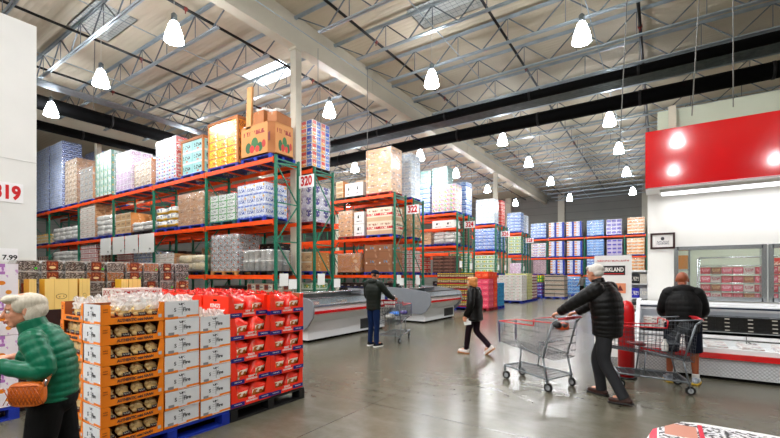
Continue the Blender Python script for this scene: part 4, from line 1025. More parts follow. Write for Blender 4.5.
# meat trays in the case
random.seed(3)
MEATP = [printed('print_tray_black', '#141416', [('r', .4, .62, .3, .6, '#cfcac0'), ('r', .0, 1, .9, 1, '#24242a')], rough=.25, coat=.4),
         printed('print_tray_white', '#eceae6', [('n', 4, .55, '#c9a9a0'), ('s', .5, .9, .2, .6, '#8a8f98', 12, 5)], rough=.3, coat=.4),
         printed('print_box_brown', '#a9855a', [('r', .3, .7, .25, .7, '#ece6da'), ('s', .35, .65, .3, .6, '#3a4a7a', 9, 4)], rough=.4)]
bb = MB(); bb.box(0, .29, 0, .34, 0, .058); tb = bb.mesh('black_tray', [MEATP[0]])
bb = MB(); bb.box(0, .26, 0, .3, 0, .06); tw = bb.mesh('white_tray', [MEATP[1]])
bb = MB(); bb.box(0, .42, 0, .36, 0, .1); tbr = bb.mesh('box', [MEATP[2]])
k = 0
for i in range(7):
    for s in range(4):
        o = link('food_tray', tb, None, (.5+i*.296, 8.78+.012*s, .665+s*.062)); k += 1
        tag(o, 'black covered tray on the meat case shelf, %s from the shopper in shorts, %s up' % (ORD[i], ORD[s]), 'food tray', 'black trays on the meat case shelf')
for i in range(9):
    for s in range(3):
        o = link('food_tray', tw, None, (2.7+i*.29, 8.78+.01*s, .665+s*.064))
        tag(o, 'white wrapped tray on the upper shelf beyond the black trays, %s along, %s up' % (ORD[i], ORD[s]), 'food tray', 'white trays on the meat case shelf')
for i in range(3):
    for s in range(3):
        o = link('food_tray', tw, None, (-.25+i*.27, 8.76, .665+s*.064))
        tag(o, 'white wrapped tray near the free end of the meat case, %s along, %s up' % (ORD[i], ORD[s]), 'food tray', 'white trays at the free end of the meat case')
for i in range(15):
    for r_ in range(2):
        me = tw if i < 7 or i > 12 else tbr
        w = .42
        o = link('food_pack', me, None, (-.22+i*w, 8.07+r_*.3 if me is tw else 8.07+r_*.01, .452+(.102*r_ if me is tbr else .03*(i % 2)*0)))
        tag(o, '%s in the meat case well, %s along, %s' % ('white wrapped pack' if me is tw else 'brown box with white label', ORD[i], ('front row' if r_ == 0 else 'back row') if me is tw else ('bottom' if r_ == 0 else 'top of two')), 'food pack', 'packs in the meat case well')
t = thing('thermometer_clip', 'small black gauge standing at the back of the meat case well', 'gauge', (1.16, 8.59, .46))
b = MB(); b.tube((0, 0, 0), (0, 0, .2), .006, 6); b.tube((0, 0, .1), (.12, 0, .0), .008, 6); b.tube((.1, -.02, .02), (.1, .02, .02), .04, 10); b.build('gauge_body', BLACKP, t)
# meat room behind the windows
t = thing('oven_rack', 'wheeled wire rack of pink and brown packages behind the meat window', 'rack', (.66, 10.2, 0))
b = MB()
for x in (0, 1.2):
    for y in (0, .5): b.tube((x, y, .1), (x, y, 1.95), .014, 6)
for z in (.3, .6, .9, 1.12, 1.29, 1.46, 1.63, 1.80, 1.97):
    for y in (0, .5): b.tube((0, y, z), (1.2, y, z), .008, 5)
    for x in [k*.1 for k in range(13)]: b.tube((x, 0, z), (x, .5, z), .004, 4)
b.build('rack_frame', CHROME, t)
PKG = [printed('print_pkg%d' % i, c, [('s', .1, .9, .3, .8, s, 8, 4)], rough=.3, coat=.3, rand=.2) for i, (c, s) in enumerate([('#e0607c', '#f3c8d0'), ('#a85a2a', '#e0b080'), ('#c8304a', '#e8a0a8'), ('#e0d0cc', '#c04a60')])]
pm = []
for m in PKG: b = MB(); b.box(0, .155, 0, .3, 0, .13); pm.append(b.mesh('package', m))
for a, z in enumerate((1.133, 1.303, 1.473, 1.643)):
    for i in range(7):
        o = link('meat_package', pm[(i*3+a*2+i//3) % 4], None, (.69+i*.166, 10.3+.03*((i*a) % 3), z))
        tag(o, 'wrapped package on the rack behind the meat window, %s shelf from the top, %s across' % (ORD[3-a], ORD[i]), 'package', 'packages on the rack behind the window')
t = thing('wall_shelf', 'shelf of tubs and yellow boxes inside the meat room', 'shelf', (.1, 10.9, 1.3))
b = MB(); b.box(0, .45, 0, .3, 0, .02); b.box(0, .45, 0, .3, .42, .44); b.box(0, .02, 0, .3, 0, .9); b.box(.43, .45, 0, .3, 0, .9); b.build('frame', STEEL, t)
for i, (x, z, c, lab) in enumerate([(.14, 1.33, '#2f6f8a', 'teal tub'), (.34, 1.33, '#d8d8d4', 'white tub'), (.14, 1.75, '#d9a52c', 'yellow box'), (.34, 1.75, '#c98a2c', 'amber box')]):
    b = MB(); b.box(0, .17, 0, .24, 0, .28); b.box(-.005, .175, -.005, .245, .25, .3); tag(b.build('storage_tub', mat('tub%d' % i, c, .4), loc=(x, 10.92, z)), '%s on the shelf inside the meat room' % lab, 'tub')
t = thing('price_board', 'red and orange printed board seen through the second meat window', 'board', (1.75, 10.6, 1.2))
b = MB(); b.box(0, 1.2, 0, .04, .2, .75); b.build('board', printed('print_board', '#c96a4a', [('s', .05, .95, .1, .9, '#f0dccc', 12, 8), ('r', 0, 1, .75, 1, '#d8402e')], rough=.4, grid=(3, 2)), t)
b = MB(); b.box(.1, .16, 0, .04, -1.2, .2); b.box(1.0, 1.06, 0, .04, -1.2, .2); b.build('leg', STEEL, t)
for i, x in enumerate((1.0, 3.6)):
    l = thing('room_light', 'ceiling light inside the meat room, %s from the end wall' % ORD[i], 'lamp', (x, 10.4, 3.33))
    b = MB(); b.box(0, 1.2, 0, .3, 0, .069); b.build('diffuser', mat('strip_glow2', '#f8faff', .4, emit=3.0), l)
    la = bpy.data.lights.new('room_light_lamp', 'AREA'); la.shape = 'RECTANGLE'; la.size = 1.2; la.size_y = .3; la.energy = 45
    lo = bpy.data.objects.new('room_lamp', la); COL.objects.link(lo); lo.parent = l; lo.location = (.6, .15, -.02)
for i in range(4):
    la = bpy.data.lights.new('strip_lamp', 'AREA'); la.shape = 'RECTANGLE'; la.size = 2.2; la.size_y = .2; la.energy = 14
    lo = bpy.data.objects.new('strip_lamp', la); COL.objects.link(lo); lo.location = (1.17, .14, -.01)
    lo.parent = [o for o in COL.objects if o.name.startswith('strip_light')][i]
# banner stand, red bollard and small shelf beside the meat case ------------
t = thing('banner_stand', 'white standing banner with a black name box and square badges behind the white-haired man', 'banner', (-1.02, 8.42, 0))
b = MB(); b.box(0, .60, 0, .03, .12, 1.98); b.build('panel', mat('banner_white', '#f2f2f0', .45), t)
b = MB(); b.box(.02, .14, -.2, .25, 0, .03); b.box(.46, .58, -.2, .25, 0, .03); b.box(.06, .1, .0, .03, .03, .12); b.box(.5, .54, .0, .03, .03, .12); b.build('foot', STEEL, t)
b = MB(); b.box(.1, .5, -.004, 0, 1.62, 1.79, 0); b.build('name_box', mat('banner_black', '#1b1b1e', .4), t)
b = MB(); b.box(.12, .48, -.006, -.004, 1.635, 1.65); b.build('red_line', REDINK, t)
text('lettering', 'KIRKLAND', .105, WHITEINK, t, (.3, -.006, 1.715), '-y', bold=.003, sx=.7)
b = MB(); b.box(.04, .56, -.003, -.001, 1.86, 1.9); b.build('heading', printed('print_heading', '#f2f2f0', [('s', 0, 1, .1, .9, '#c8202c', 46, 3)], rough=.45), t)
for i, (x, z, c) in enumerate([(.15, 1.38, '#e4a08c'), (.42, 1.38, '#e9a37e'), (.15, .98, '#d0a93c'), (.42, .98, '#8ea63c'), (.15, .62, '#c96a5a'), (.42, .62, '#d8c23c')]):
    b = MB(); b.box(x-.09, x+.09, -.008, -.002, z-.09, z+.09); bd = b.build('badge', mat('badge%d' % i, c, .5), t)
    b = MB(); b.prism([(x, z+.055), (x-.05, z-.045), (x+.05, z-.045)], 'y', -.012, -.009); b.build('mark', mat('badge_mark', '#7a1520', .5), bd)
t = thing('bollard', 'tall red round-topped bollard beside the white banner', 'bollard', (-.44, 7.35, 0))
b = MB(); b.lathe([(0, 0), (.115, 0), (.115, 1.05), (.105, 1.13), (.07, 1.2), (.0, 1.22)], 20); b.build('sleeve', mat('bollard_red', '#d31321', .35), t)
b = MB(); b.lathe([(.115, 0), (.15, 0), (.15, .03), (.115, .03)], 20); b.build('foot_ring', BLACKP, t)
t = thing('product_shelf', 'small white shelf of blue, red and grey packages left of the meat wall corner'.replace('left of', 'by'), 'shelf', (-1.35, 13.2, 0))
b = MB()
for z in (.15, .55, .95, 1.35, 1.7): b.box(0, 1.1, 0, .45, z, z+.03)
b.box(0, .04, 0, .45, 0, 1.75); b.box(1.06, 1.1, 0, .45, 0, 1.75); b.box(0, 1.1, .43, .45, 0, 1.75); b.build('frame', FW, t)
SHC = ['#2b2fc0', '#c8323a', '#cfcfd2', '#20242c', '#4a86c8', '#e3dfd6']
for a, z in enumerate((.18, .58, .98, 1.38)):
    for i in range(5):
        c = SHC[(i*2+a*3) % 6]
        b = MB(); b.box(0, .19, 0, .3, 0, .27); o = b.build('boxed_product', printed('print_shelf%s' % c[1:], c, [('s', .1, .9, .3, .7, '#f0ece4', 6, 3)], rough=.4), loc=(-1.28+i*.205, 13.25, z+.002))
        tag(o, 'boxed product on the small white shelf by the meat wall, %s shelf up, %s across' % (ORD[a], ORD[i]), 'box', 'boxed products on the white shelf')
t = thing('white_kiosk', 'low white demonstration table behind the elderly shopper', 'table', (-.95, 8.75, 0))
b = MB(); b.box(0, .6, 0, .5, .86, .9); b.build('top', FW, t)
for x in (.02, .54):
    for y in (.02, .44): b = MB(); b.box(x, x+.04, y, y+.04, 0, .86); b.build('leg', FW, t)
b = MB(); b.box(.02, .58, .02, .48, .3, .33); b.build('shelf', FW, t)

# ------------------------------------------------------------------ flatbread trays
ORG = mat('tray_orange', '#ff9a18', .5, nscale=5, namp=.04)
ENDP = printed('print_tray_end', '#e9eaec', [('r', .0, .38, 0, .13, '#ff9a18'), ('r', .62, 1, .05, .17, '#ff9a18'), ('r', .3, .7, .03, .08, '#ff9a18'), ('r', .1, .26, .1, .26, '#9a9ca0'), ('r', .49, .51, .2, .85, '#a6a8ac'),
    ('r', .38, .62, .5, .515, '#8c8e92'), ('r', .38, .62, .36, .37, '#8c8e92'), ('s', .4, .6, .76, .88, '#44464a', 24, 8), ('r', .4, .6, .62, .64, '#8c8e92')], rough=.6)
TAN = mat('board_inside', '#a86a3e', .75)
LETT = mat('grey_letter', '#45484e', .6)
tray_cache = {}
TL, TW, TH = .52, .35, .172
def tray(kind, loc, rotz, label, group, open_front=True):
    """local: long side along x, open front toward -y, ends at +-x"""
    t = thing('bread_tray' if kind == 'bread' else 'flatbread_tray', label, 'tray', loc, rotz, group)
    if kind not in tray_cache:
        d = {}
        if kind == 'naan':
            l, w, h = TL, TW, TH; s = .006
            for q, (x0, x1) in enumerate(((-l/2, -l/2+s), (l/2-s, l/2))):
                b = MB(); b.box(x0, x1, -w/2, w/2, 0, h, 2, mm={'-x': 0 if x0 < 0 else 2, '+x': 0 if x0 > 0 else 2, '+z': 2})
                d['end_panel' if q == 0 else 'end_panel.far'] = b.mesh('end_panel', [ENDP, ORG, TAN])
            b = MB(); b.box(-l/2, l/2, w/2-s, w/2, 0, h, 0, mm={'-y': 1}); b.box(-l/2+s, l/2-s, -w/2+s, w/2-s, 0, s, 1); d['back_panel'] = b.mesh('back_panel', [ORG, TAN])
            b = MB()
            b.prism([(-l/2, 0), (l/2, 0), (l/2, h), (l/2-.035, h), (l/2-.06, .055), (-l/2+.075, .055), (-l/2+.075, h-.012), (-l/2+.06, h), (-l/2, h)], 'y', -w/2-.001, -w/2+s, 0)
            d['front_panel'] = b.mesh('front_panel', [ORG])
            b = MB(); b.box(l/2-.05, l/2-.022, -w/2-.003, -w/2-.001, .03, .06); d['code_patch'] = b.mesh('code_patch', mat('patch_grey', '#c9cdd2', .6))
        else:
            l, w, h = .535, .5, .245; s = .006
            RO = mat('tray_red', '#ff4318', .45, nscale=5, namp=.03)
            b = MB()
            for x0, x1 in ((-l/2, -l/2+s), (l/2-s, l/2)): b.box(x0, x1, -w/2, w/2, 0, h, 0, mm={'+x' if x0 < 0 else '-x': 1})
            b.box(-l/2, l/2, w/2-s, w/2, 0, h, 0, mm={'-y': 1}); b.box(-l/2+s, l/2-s, -w/2+s, w/2-s, 0, s, 1)
            d['shell'] = b.mesh('shell', [RO, TAN])
            b = MB(); b.prism([(-l/2, 0), (l/2, 0), (l/2, h), (l/2-.05, h), (l/2-.085, .085), (-l/2+.085, .085), (-l/2+.05, h), (-l/2, h)], 'y', -w/2-.001, -w/2+s, 0); d['front_panel'] = b.mesh('front_panel', [RO])
            BL = mat('tray_blue', '#1d2f8e', .5)
            b = MB(); b.box(-l/2, -l/2+.17, -w/2-.004, -w/2-.001, .005, .05); b.box(-l/2-.003, -l/2-.0005, -w/2, w/2, .0, .045); d['blue_band'] = b.mesh('blue_band', BL)
            b = MB(); b.box(l/2-.17, l/2, -w/2-.004, -w/2-.001, .015, .06); d['blue_band.2'] = b.mesh('blue_band', BL)
            b = MB(); b.prism([(-.035+.0, h-.06), (.035, h-.06), (.04, h-.04), (-.04, h-.04)], 'x', -l/2-.002, -l/2-.0005); d['hand_hole'] = b.mesh('hand_hole', BLACK)
        tray_cache[kind] = d
    for k, me in tray_cache[kind].items(): link(k.split('.')[0], me, t)
    if kind == 'naan':
        text('lettering', 'AUTHENTIC mini NAAN', .034, LETT, t, (.015, -TW/2-.002, .028), '-y', bold=.0012, sx=.82)
        e = text('lettering', 'S     Fire', .05, mat('black_letter', '#2a2b2e', .6), t, (-TL/2-.001, 0, .085), (PI/2, 0, -PI/2), bold=.001, sx=.95)
        e2 = text('lettering', 'S     Fire', .05, mat('black_letter', '#2a2b2e', .6), t, (TL/2+.001, 0, .085), (PI/2, 0, PI/2), bold=.001, sx=.95)
        text('lettering', 'mini\nnaan', .02, mat('brown_letter', '#a3490c', .6), t, (-TL/2+.036, -TW/2-.002, .12), '-y')
    else:
        text('lettering', "KING'S\nHAWAIIAN", .03, WHITEINK, t, (0, -.252, .052), '-y', bold=.0008, sx=1.0)
        text('lettering', "KING'S\nHAWAIIAN", .062, WHITEINK, t, (-.535/2-.002, .0, .1), (PI/2, 0, -PI/2), bold=.0015)
        text('lettering', 'TWIN PACK', .018, WHITEINK, t, (-.535/2+.085, -.2545, .028), '-y')
        text('lettering', 'TWIN PACK', .018, WHITEINK, t, (.535/2-.085, -.2545, .038), '-y')
    return t
# flatbread packs
def naan_mesh(seed):
    b = MB(); random.seed(seed)
    b.ell((0, 0, .072), (.074, .022, .046), 16, k=8, power=.9, jit=1.8); b.ell((.012, .022, .08), (.07, .018, .05), 14, k=8, power=.9, jit=2.0); b.ell((-.014, -.012, .05), (.06, .02, .035), 14, k=8, power=.9, jit=1.5)
    return b
def bread_mat():
    t = NT('flatbread'); n = t.noise(26, t.obj(), 4, .6); n2 = t.noise(60, t.obj(), 2)
    c = t.mix(n2, '#f3cf86', '#fbe8b8')
    r = t.node('ShaderNodeMapRange'); r.inputs[1].default_value = .58; r.inputs[2].default_value = .7; t.link(n, r.inputs[0])
    c = t.mix(r.outputs[0], c, '#c08848'); t.link(c, t.b.inputs['Base Color']); t.b.inputs['Roughness'].default_value = .35
    t.b.inputs['Coat Weight'].default_value = .5; t.bump(n, .3, .01); return t.m
NB = bread_mat()
NAAN = [naan_mesh(i).mesh('flatbread', NB) for i in range(3)]
b = MB(); b.box(-.036, .03, -.040, -.037, .035, .075); NLAB = b.mesh('label', printed('print_naanlab', '#2b2b30', [('s', .1, .9, .5, .85, '#c9c4b8', 7, 3), ('r', 0, 1, 0, .3, '#8e2018')], rough=.4))
FILM = mat('bag_film', '#f1efee', .25, coat=.3, alpha=.55)
def film_tuft(seed, hgt=.07, r=.055):
    random.seed(seed); b = MB(); n = 12; ring0 = []
    for k, (rr, z) in enumerate([(r, 0), (r*.9, hgt*.4), (r*.55, hgt*.75), (r*.9, hgt)]):
        for a in range(n):
            j = random.uniform(.55, 1.35); t_ = 2*PI*a/n
            b.v.append((rr*j*math.cos(t_), rr*j*.6*math.sin(t_), z*random.uniform(.75, 1.25)))
    for k in range(3):
        for a in range(n):
            b.f.append((k*n+a, k*n+(a+1) % n, (k+1)*n+(a+1) % n, (k+1)*n+a)); b.uv += [(0, 0)]*4; b.mi.append(0); b.sm.append(False)
    return b
TUFT = [film_tuft(i, .10, .065).mesh('bag_tail', FILM) for i in range(4)]
RTUFT = [film_tuft(i+9, .085, .07).mesh('bag_tail', mat('red_film', '#e0463f', .25, coat=.4, alpha=.8)) for i in range(4)]
def naan_packs(M, label, group, top, n=4, rows=2):
    for r_ in range(rows):
        for i in range(n):
            if top and i == 0 and 'corner' in label: continue
            x = -TL/2+.09+i*(TL-.15)/(n-1); y = -TW/2+.065+r_*.15
            p = M @ Vector((x, y, .012))
            t = thing('flatbread_pack', '%s, %s along%s' % (label, ORD[i], ['', ', back row'][r_]), 'bread', p, M.to_euler().z+random.uniform(-.15, .15), group)
            link('flatbread', NAAN[(i+r_) % 3], t); link('label', NLAB, t)
            if top: link('bag_tail', TUFT[(i+2*r_) % 4], t, (0, .0, .1))
PZ = .147
pallet("blue", -5.06, -3.9, 1.44, 2.68, 0, "blue pallet under the flatbread trays beside the woman in green")
RX = PI/2   # local -y turned to face +x
# (x centre, y centre, rot, tiers, name, packs visible)
cols = [(-4.08, 1.46+TL/2, RX, 7, 'corner column', True), (-4.27-TL/2, 1.46+TW/2, 0, 7, 'column next behind the corner', True),
        (-3.91-TL/2, 1.99+TW/2, RX*2, 7, 'white-ended column', False), (-3.91-TL/2, 2.345+TW/2, RX*2, 6, 'shorter white-ended column', False),
        (-4.96+.0, 2.05+TL/2-.1, RX, 7, 'inner column', False)]
for ci, (cx, cy, rz, nt, nm, vis) in enumerate(cols):
    for k in range(nt):
        z = PZ+k*.1745
        jx = random.uniform(-.006, .006); 
        rot = rz+random.uniform(-.012, .012)
        tr = tray('naan', (cx+jx, cy+jx/2, z), rot, 'orange and white flatbread tray in the %s, %s from the bottom' % (nm, ORD[k]), 'flatbread trays on the blue pallet')
        M = Matrix.Translation((cx+jx, cy+jx/2, z)) @ Matrix.Rotation(rot, 4, 'Z')
        if vis or k == nt-1:
            naan_packs(M, 'flatbread pack in the %s, %s tray up' % (nm, ORD[k]), 'packs in tray %d of the %s' % (k+1, nm), k == nt-1, rows=2 if k == nt-1 else 1)

# ------------------------------------------------------------------ red bread trays
BAGM = printed('print_breadbag', '#ff4a34', [('d', .25, .36, .12, .2, '#c27a34'), ('d', .75, .36, .12, .2, '#c27a34'), ('s', .15, .35, .4, .56, '#f6ead8', 9, 4), ('s', .65, .85, .4, .56, '#f6ead8', 9, 4), ('n', 6, .66, '#f07a5c')], rough=.25, coat=.6, bumpy=.4)
def bag_mesh(seed):
    b = MB(); b.ell((0, 0, .108), (.118, .1, .112), 18, k=10, power=.6, jit=.35); return b.mesh('bag', BAGM)
BAGS = [bag_mesh(i) for i in range(2)]
def bread_bags(M, label, group, top, rows=1):
    for r_ in range(rows):
        for i in range(2):
            p = M @ Vector((-.12+.24*i, -.14+.2*r_, .012))
            t = thing('bread_bag', '%s, %s%s' % (label, ORD[i], ['', ' behind'][r_]), 'bread', p, M.to_euler().z+random.uniform(-.2, .2)+.1, group)
            link('bag', BAGS[i], t)
            if top: link('bag_tail', RTUFT[(i+2*r_) % 4], t, (0, .01, .17))
pallet('black', -5.05, -3.9, 2.695, 3.79, 0, 'black pallet under the red bread trays')
for ci, (x, y, nm) in enumerate([(-4.16, 2.70+.27, 'column beside the flatbread'), (-4.16, 3.24+.27, 'column at the free corner'), (-4.72, 2.70+.27, 'inner column by the flatbread'), (-4.72, 3.24+.27, 'inner far column')]):
    for k in range(5):
        z = PZ+k*.2475
        off = (-.06, .06) if (k == 4 and ci == 0) else (random.uniform(-.008, .008), 0)
        tr = tray('bread', (x+off[0], y+off[1] if ci != 0 or k != 4 else y+.012, z), RX, 'red bread tray, %s, %s from the bottom' % (nm, ORD[k]), 'red bread trays on the black pallet')
        M = Matrix.Translation((x+off[0], y, z)) @ Matrix.Rotation(RX, 4, 'Z')
        if ci < 2 or k == 4: bread_bags(M, 'red bag of bread in the %s, %s tray up' % (nm, ORD[k]), 'bread bags in tray %d of the %s' % (k+1, nm), k == 4, 2 if k == 4 else 1)
# more red bags behind
pallet('black', -6.3, -5.2, 2.9, 4.0, 0, 'black pallet of bread bags behind the red trays')
for ci, (x, y) in enumerate([(-5.48, 3.2), (-5.48, 3.75), (-6.02, 3.2), (-6.02, 3.75)]):
    for k in range(5):
        tr = tray('bread', (x, y, PZ+k*.2475), RX, 'red bread tray on the second black pallet, %s stack, %s from the bottom' % (ORD[ci], ORD[k]), 'red bread trays on the second pallet')
    M = Matrix.Translation((x, y, PZ+4*.2475)) @ Matrix.Rotation(RX, 4, 'Z')
    bread_bags(M, 'red bag of bread on the second black pallet, %s stack' % ORD[ci], 'bread bags of stack %d on the second pallet' % (ci+1), True, 2)
for i, y in enumerate((2.55, 2.8)):
    o = tier('redwhite', -6.2, -5.6, y+.3 if False else 2.3, 2.85, 0, 1.45 if i == 0 else 1.46, None, 'red and white gift boxes behind the flatbread') if i == 0 else None

# ------------------------------------------------------------------ bakery display of clear cookie tubs and cream cake boxes
TUBC = printed('print_tub', '#8d8680', [('n', 9, .5, '#4a3a30'), ('n', 14, .6, '#d8d4ce'), ('r', 0, 1, .9, 1, '#c8c6c2')], rough=.15, coat=.8, rand=.4, bumpy=.4)
TUBW = printed('print_tub_warm', '#9a7a5a', [('n', 8, .52, '#c9762e'), ('n', 12, .62, '#ded8ce'), ('r', 0, 1, .9, 1, '#c8c6c2')], rough=.15, coat=.8, rand=.3, bumpy=.4)
b = MB(); b.prism([(0, 0), (.2, 0), (.215, .095), (.2, .13), (.015, .13), (-.0, .095)], 'x', 0, .3, 0); 
def tub_mesh(m):
    b = MB(); b.prism([(.012, .0), (.218, .0), (.228, .1), (.212, .137), (.018, .137), (.002, .1)], 'x', 0, .34, 0)
    b.box(-.003, .343, -.001, .231, .092, .1)
    return b.mesh('tub', m)
TUBM = [tub_mesh(TUBC), tub_mesh(TUBW)]
b = MB(); b.box(.343, .347, .055, .175, .012, .128); b.box(.22, .347, .055, .175, .1375, .1395); TLAB = b.mesh('label', printed('print_tublab', '#8a3a1c', [('d', .5, .3, .3, .14, '#ead9a8'), ('s', .15, .85, .55, .85, '#c98a5c', 7, 4)], rough=.4))
b = MB(); b.box(.343, .348, .18, .205, .02, .045); GST = b.mesh('sticker', mat('sticker_green', '#45d025', .5))
t = thing('display_table', 'long low bakery table under the clear cookie tubs', 'table', (-7.75, 1.2, 0))
b = MB(); b.box(0, 1.1, .35, 2.75, .78, .82); b.build('top', BLACKP, t)
for x in (.02, .95):
    for y in (.4, 1.5, 2.65): b = MB(); b.box(x, x+.06, y, y+.06, 0, .78); b.build('leg', BLACKP, t)
for c in range(9):
    for k in range(7):
        if c == 0 and k > 5: pass
        y = 1.58+c*.25
        t = thing('cookie_tub', 'clear tub of cookies in the row behind the cream boxes, %s column from the drinks, %s from the bottom' % (ORD[c], ORD[k]), 'food tub', (-7.02+random.uniform(-.012, .012), y, .822+k*.142), 0, 'clear cookie tubs on the bakery table')
        t['label'] = 'clear cookie tub, %s column from the purple boxes, %s from the bottom' % (ORD[c], ORD[k])
        link('tub', TUBM[1 if (c*3+k) % 7 in (0, 3) else 0], t)
        if (c+k//5) % 2 == 0 or c in (5, 9): link('label', TLAB, t)
        if (c*2+k) % 3 == 0: link('sticker', GST, t)
# cream cake boxes standing upright in front
CRM = printed('print_creambox', '#fbe397', [('d', .5, .42, .17, .09, '#8f6d24'), ('d', .5, .42, .15, .075, '#fbe397'), ('s', .42, .58, .39, .45, '#8f6d24', 14, 8)], rough=.5)
CRM2 = mat('cream_box_side', '#e3b83c', .5); CRW = mat('cream_box_base', '#5a2a1c', .5)
def cake_box(y0, y1, z0, z1, lab, x=-6.37, d=.2):
    t = thing('cake_box', lab, 'box', (x, y0, z0))
    w = y1-y0; h = z1-z0
    b = MB(); b.box(-d, 0, 0, w, 0, h, 1, mm={'+x': 0}); b.build('box_body', [CRM, CRM2], t)
    b = MB(); b.box(-.001, .002, w*.28, w*.285, 0, h); b.box(-.001, .002, w*.72, w*.725, 0, h); b.build('fold_line', mat('fold', '#c9a23c', .6), t)
def ybox(u0, u1, x=-6.1):
    pass
CB = [(1.50, 1.54, 1.57), (1.63, 1.70, 1.57), (1.78, 2.12, 1.57), (2.14, 2.26, 1.57), (2.64, 2.73, 1.56), (2.74, 2.90, 1.56)]
b = MB()
t = thing('display_plinth', 'dark stand carrying the upright cream cake boxes', 'stand', (-6.62, 1.48, 0))
b = MB(); b.box(0, .27, 0, 1.5, 0, 1.18); b.build('plinth', mat('plinth_dark', '#3a1d16', .6), t)
for i, (ya, yb, zb) in enumerate(CB):
    cake_box(ya, yb, 1.185, zb, 'cream cake box standing upright on the dark stand, %s from the woman in green' % ORD[i])
t = thing('cake_box', 'narrow cream box standing beside the red bread bags', 'box', (-6.3, 3.0, 1.4)) if False else None
# purple printed boxes beside the wall
GIFT = printed('print_gift', '#f4f2f6', [('r', .0, .7, .7, 1, '#c08acc'), ('n', 7, .66, '#d8b8e0'), ('d', .35, .28, .1, .08, '#c8322c'), ('d', .42, .34, .07, .06, '#a02428'), ('d', .62, .46, .09, .06, '#ee9a2c'), ('d', .2, .6, .07, .05, '#8fbf4a'), ('d', .78, .2, .07, .06, '#f0a840'), ('s', .2, .8, .78, .9, '#f4e8f8', 12, 5)], rough=.45, rand=.06)
pallet('blue', -7.2, -6.03, .32, 1.46, 0, 'blue pallet under the purple and white flower boxes behind the woman')
gb = MB(); gb.box(-.56, 0, 0, .37, 0, .395); gm = gb.mesh('gift_box', GIFT)
for k in range(4):
    for j in range(3):
        for q in range(2):
            o = link('gift_box', gm, None, (-6.05-q*.57, .33+j*.377, .15+k*.4))
            tag(o, 'purple flower box, %s tier up, %s toward the cookie tubs, %s' % (ORD[k], ORD[j], ['aisle side', 'inner side'][q]), 'box', 'flower printed boxes on the blue pallet')
# floor sticker
def sticker_mat():
    t = NT('floor_sticker'); s = t.sep(t.uv()); u, v = s[0], s[1]
    def rect(u0, u1, v0, v1): return t.math('MULTIPLY', t.math('COMPARE', u, (u0+u1)/2, (u1-u0)/2), t.math('COMPARE', v, (v0+v1)/2, (v1-v0)/2))
    n = t.noise(1, t.scalev(t.uv(), 34, 24), 2)
    ink = t.mix(t.math('GREATER_THAN', n, .52), '#e9e9ec', '#23242c')
    c = t.mix(rect(.07, .93, .07, .93), '#f2f2f0', ink)
    c = t.mix(rect(.1, .27, .5, .84), c, '#d9a08c')
    c = t.mix(rect(.28, .305, .5, .93), c, '#e0405a')
    c = t.mix(rect(.02, .06, .3, .9), c, '#e6506a')
    t.link(c, t.b.inputs['Base Color']); t.b.inputs['Roughness'].default_value = .35; return t.m
b = MB(); poly = [(-.12, -.2), (1.35, -.45), (1.5, .3), (1.35, .62), (.9, .67), (.36, .68), (.2, .62), (-.06, .2)]
b.prism([(x, y) for x, y in poly], 'z', 0, .002, 0)
tag(b.build('floor_sticker', sticker_mat(), loc=(0, 4.86, .0005)), 'white-edged printed floor sticker with black lettering and a salmon patch', 'floor sticker')
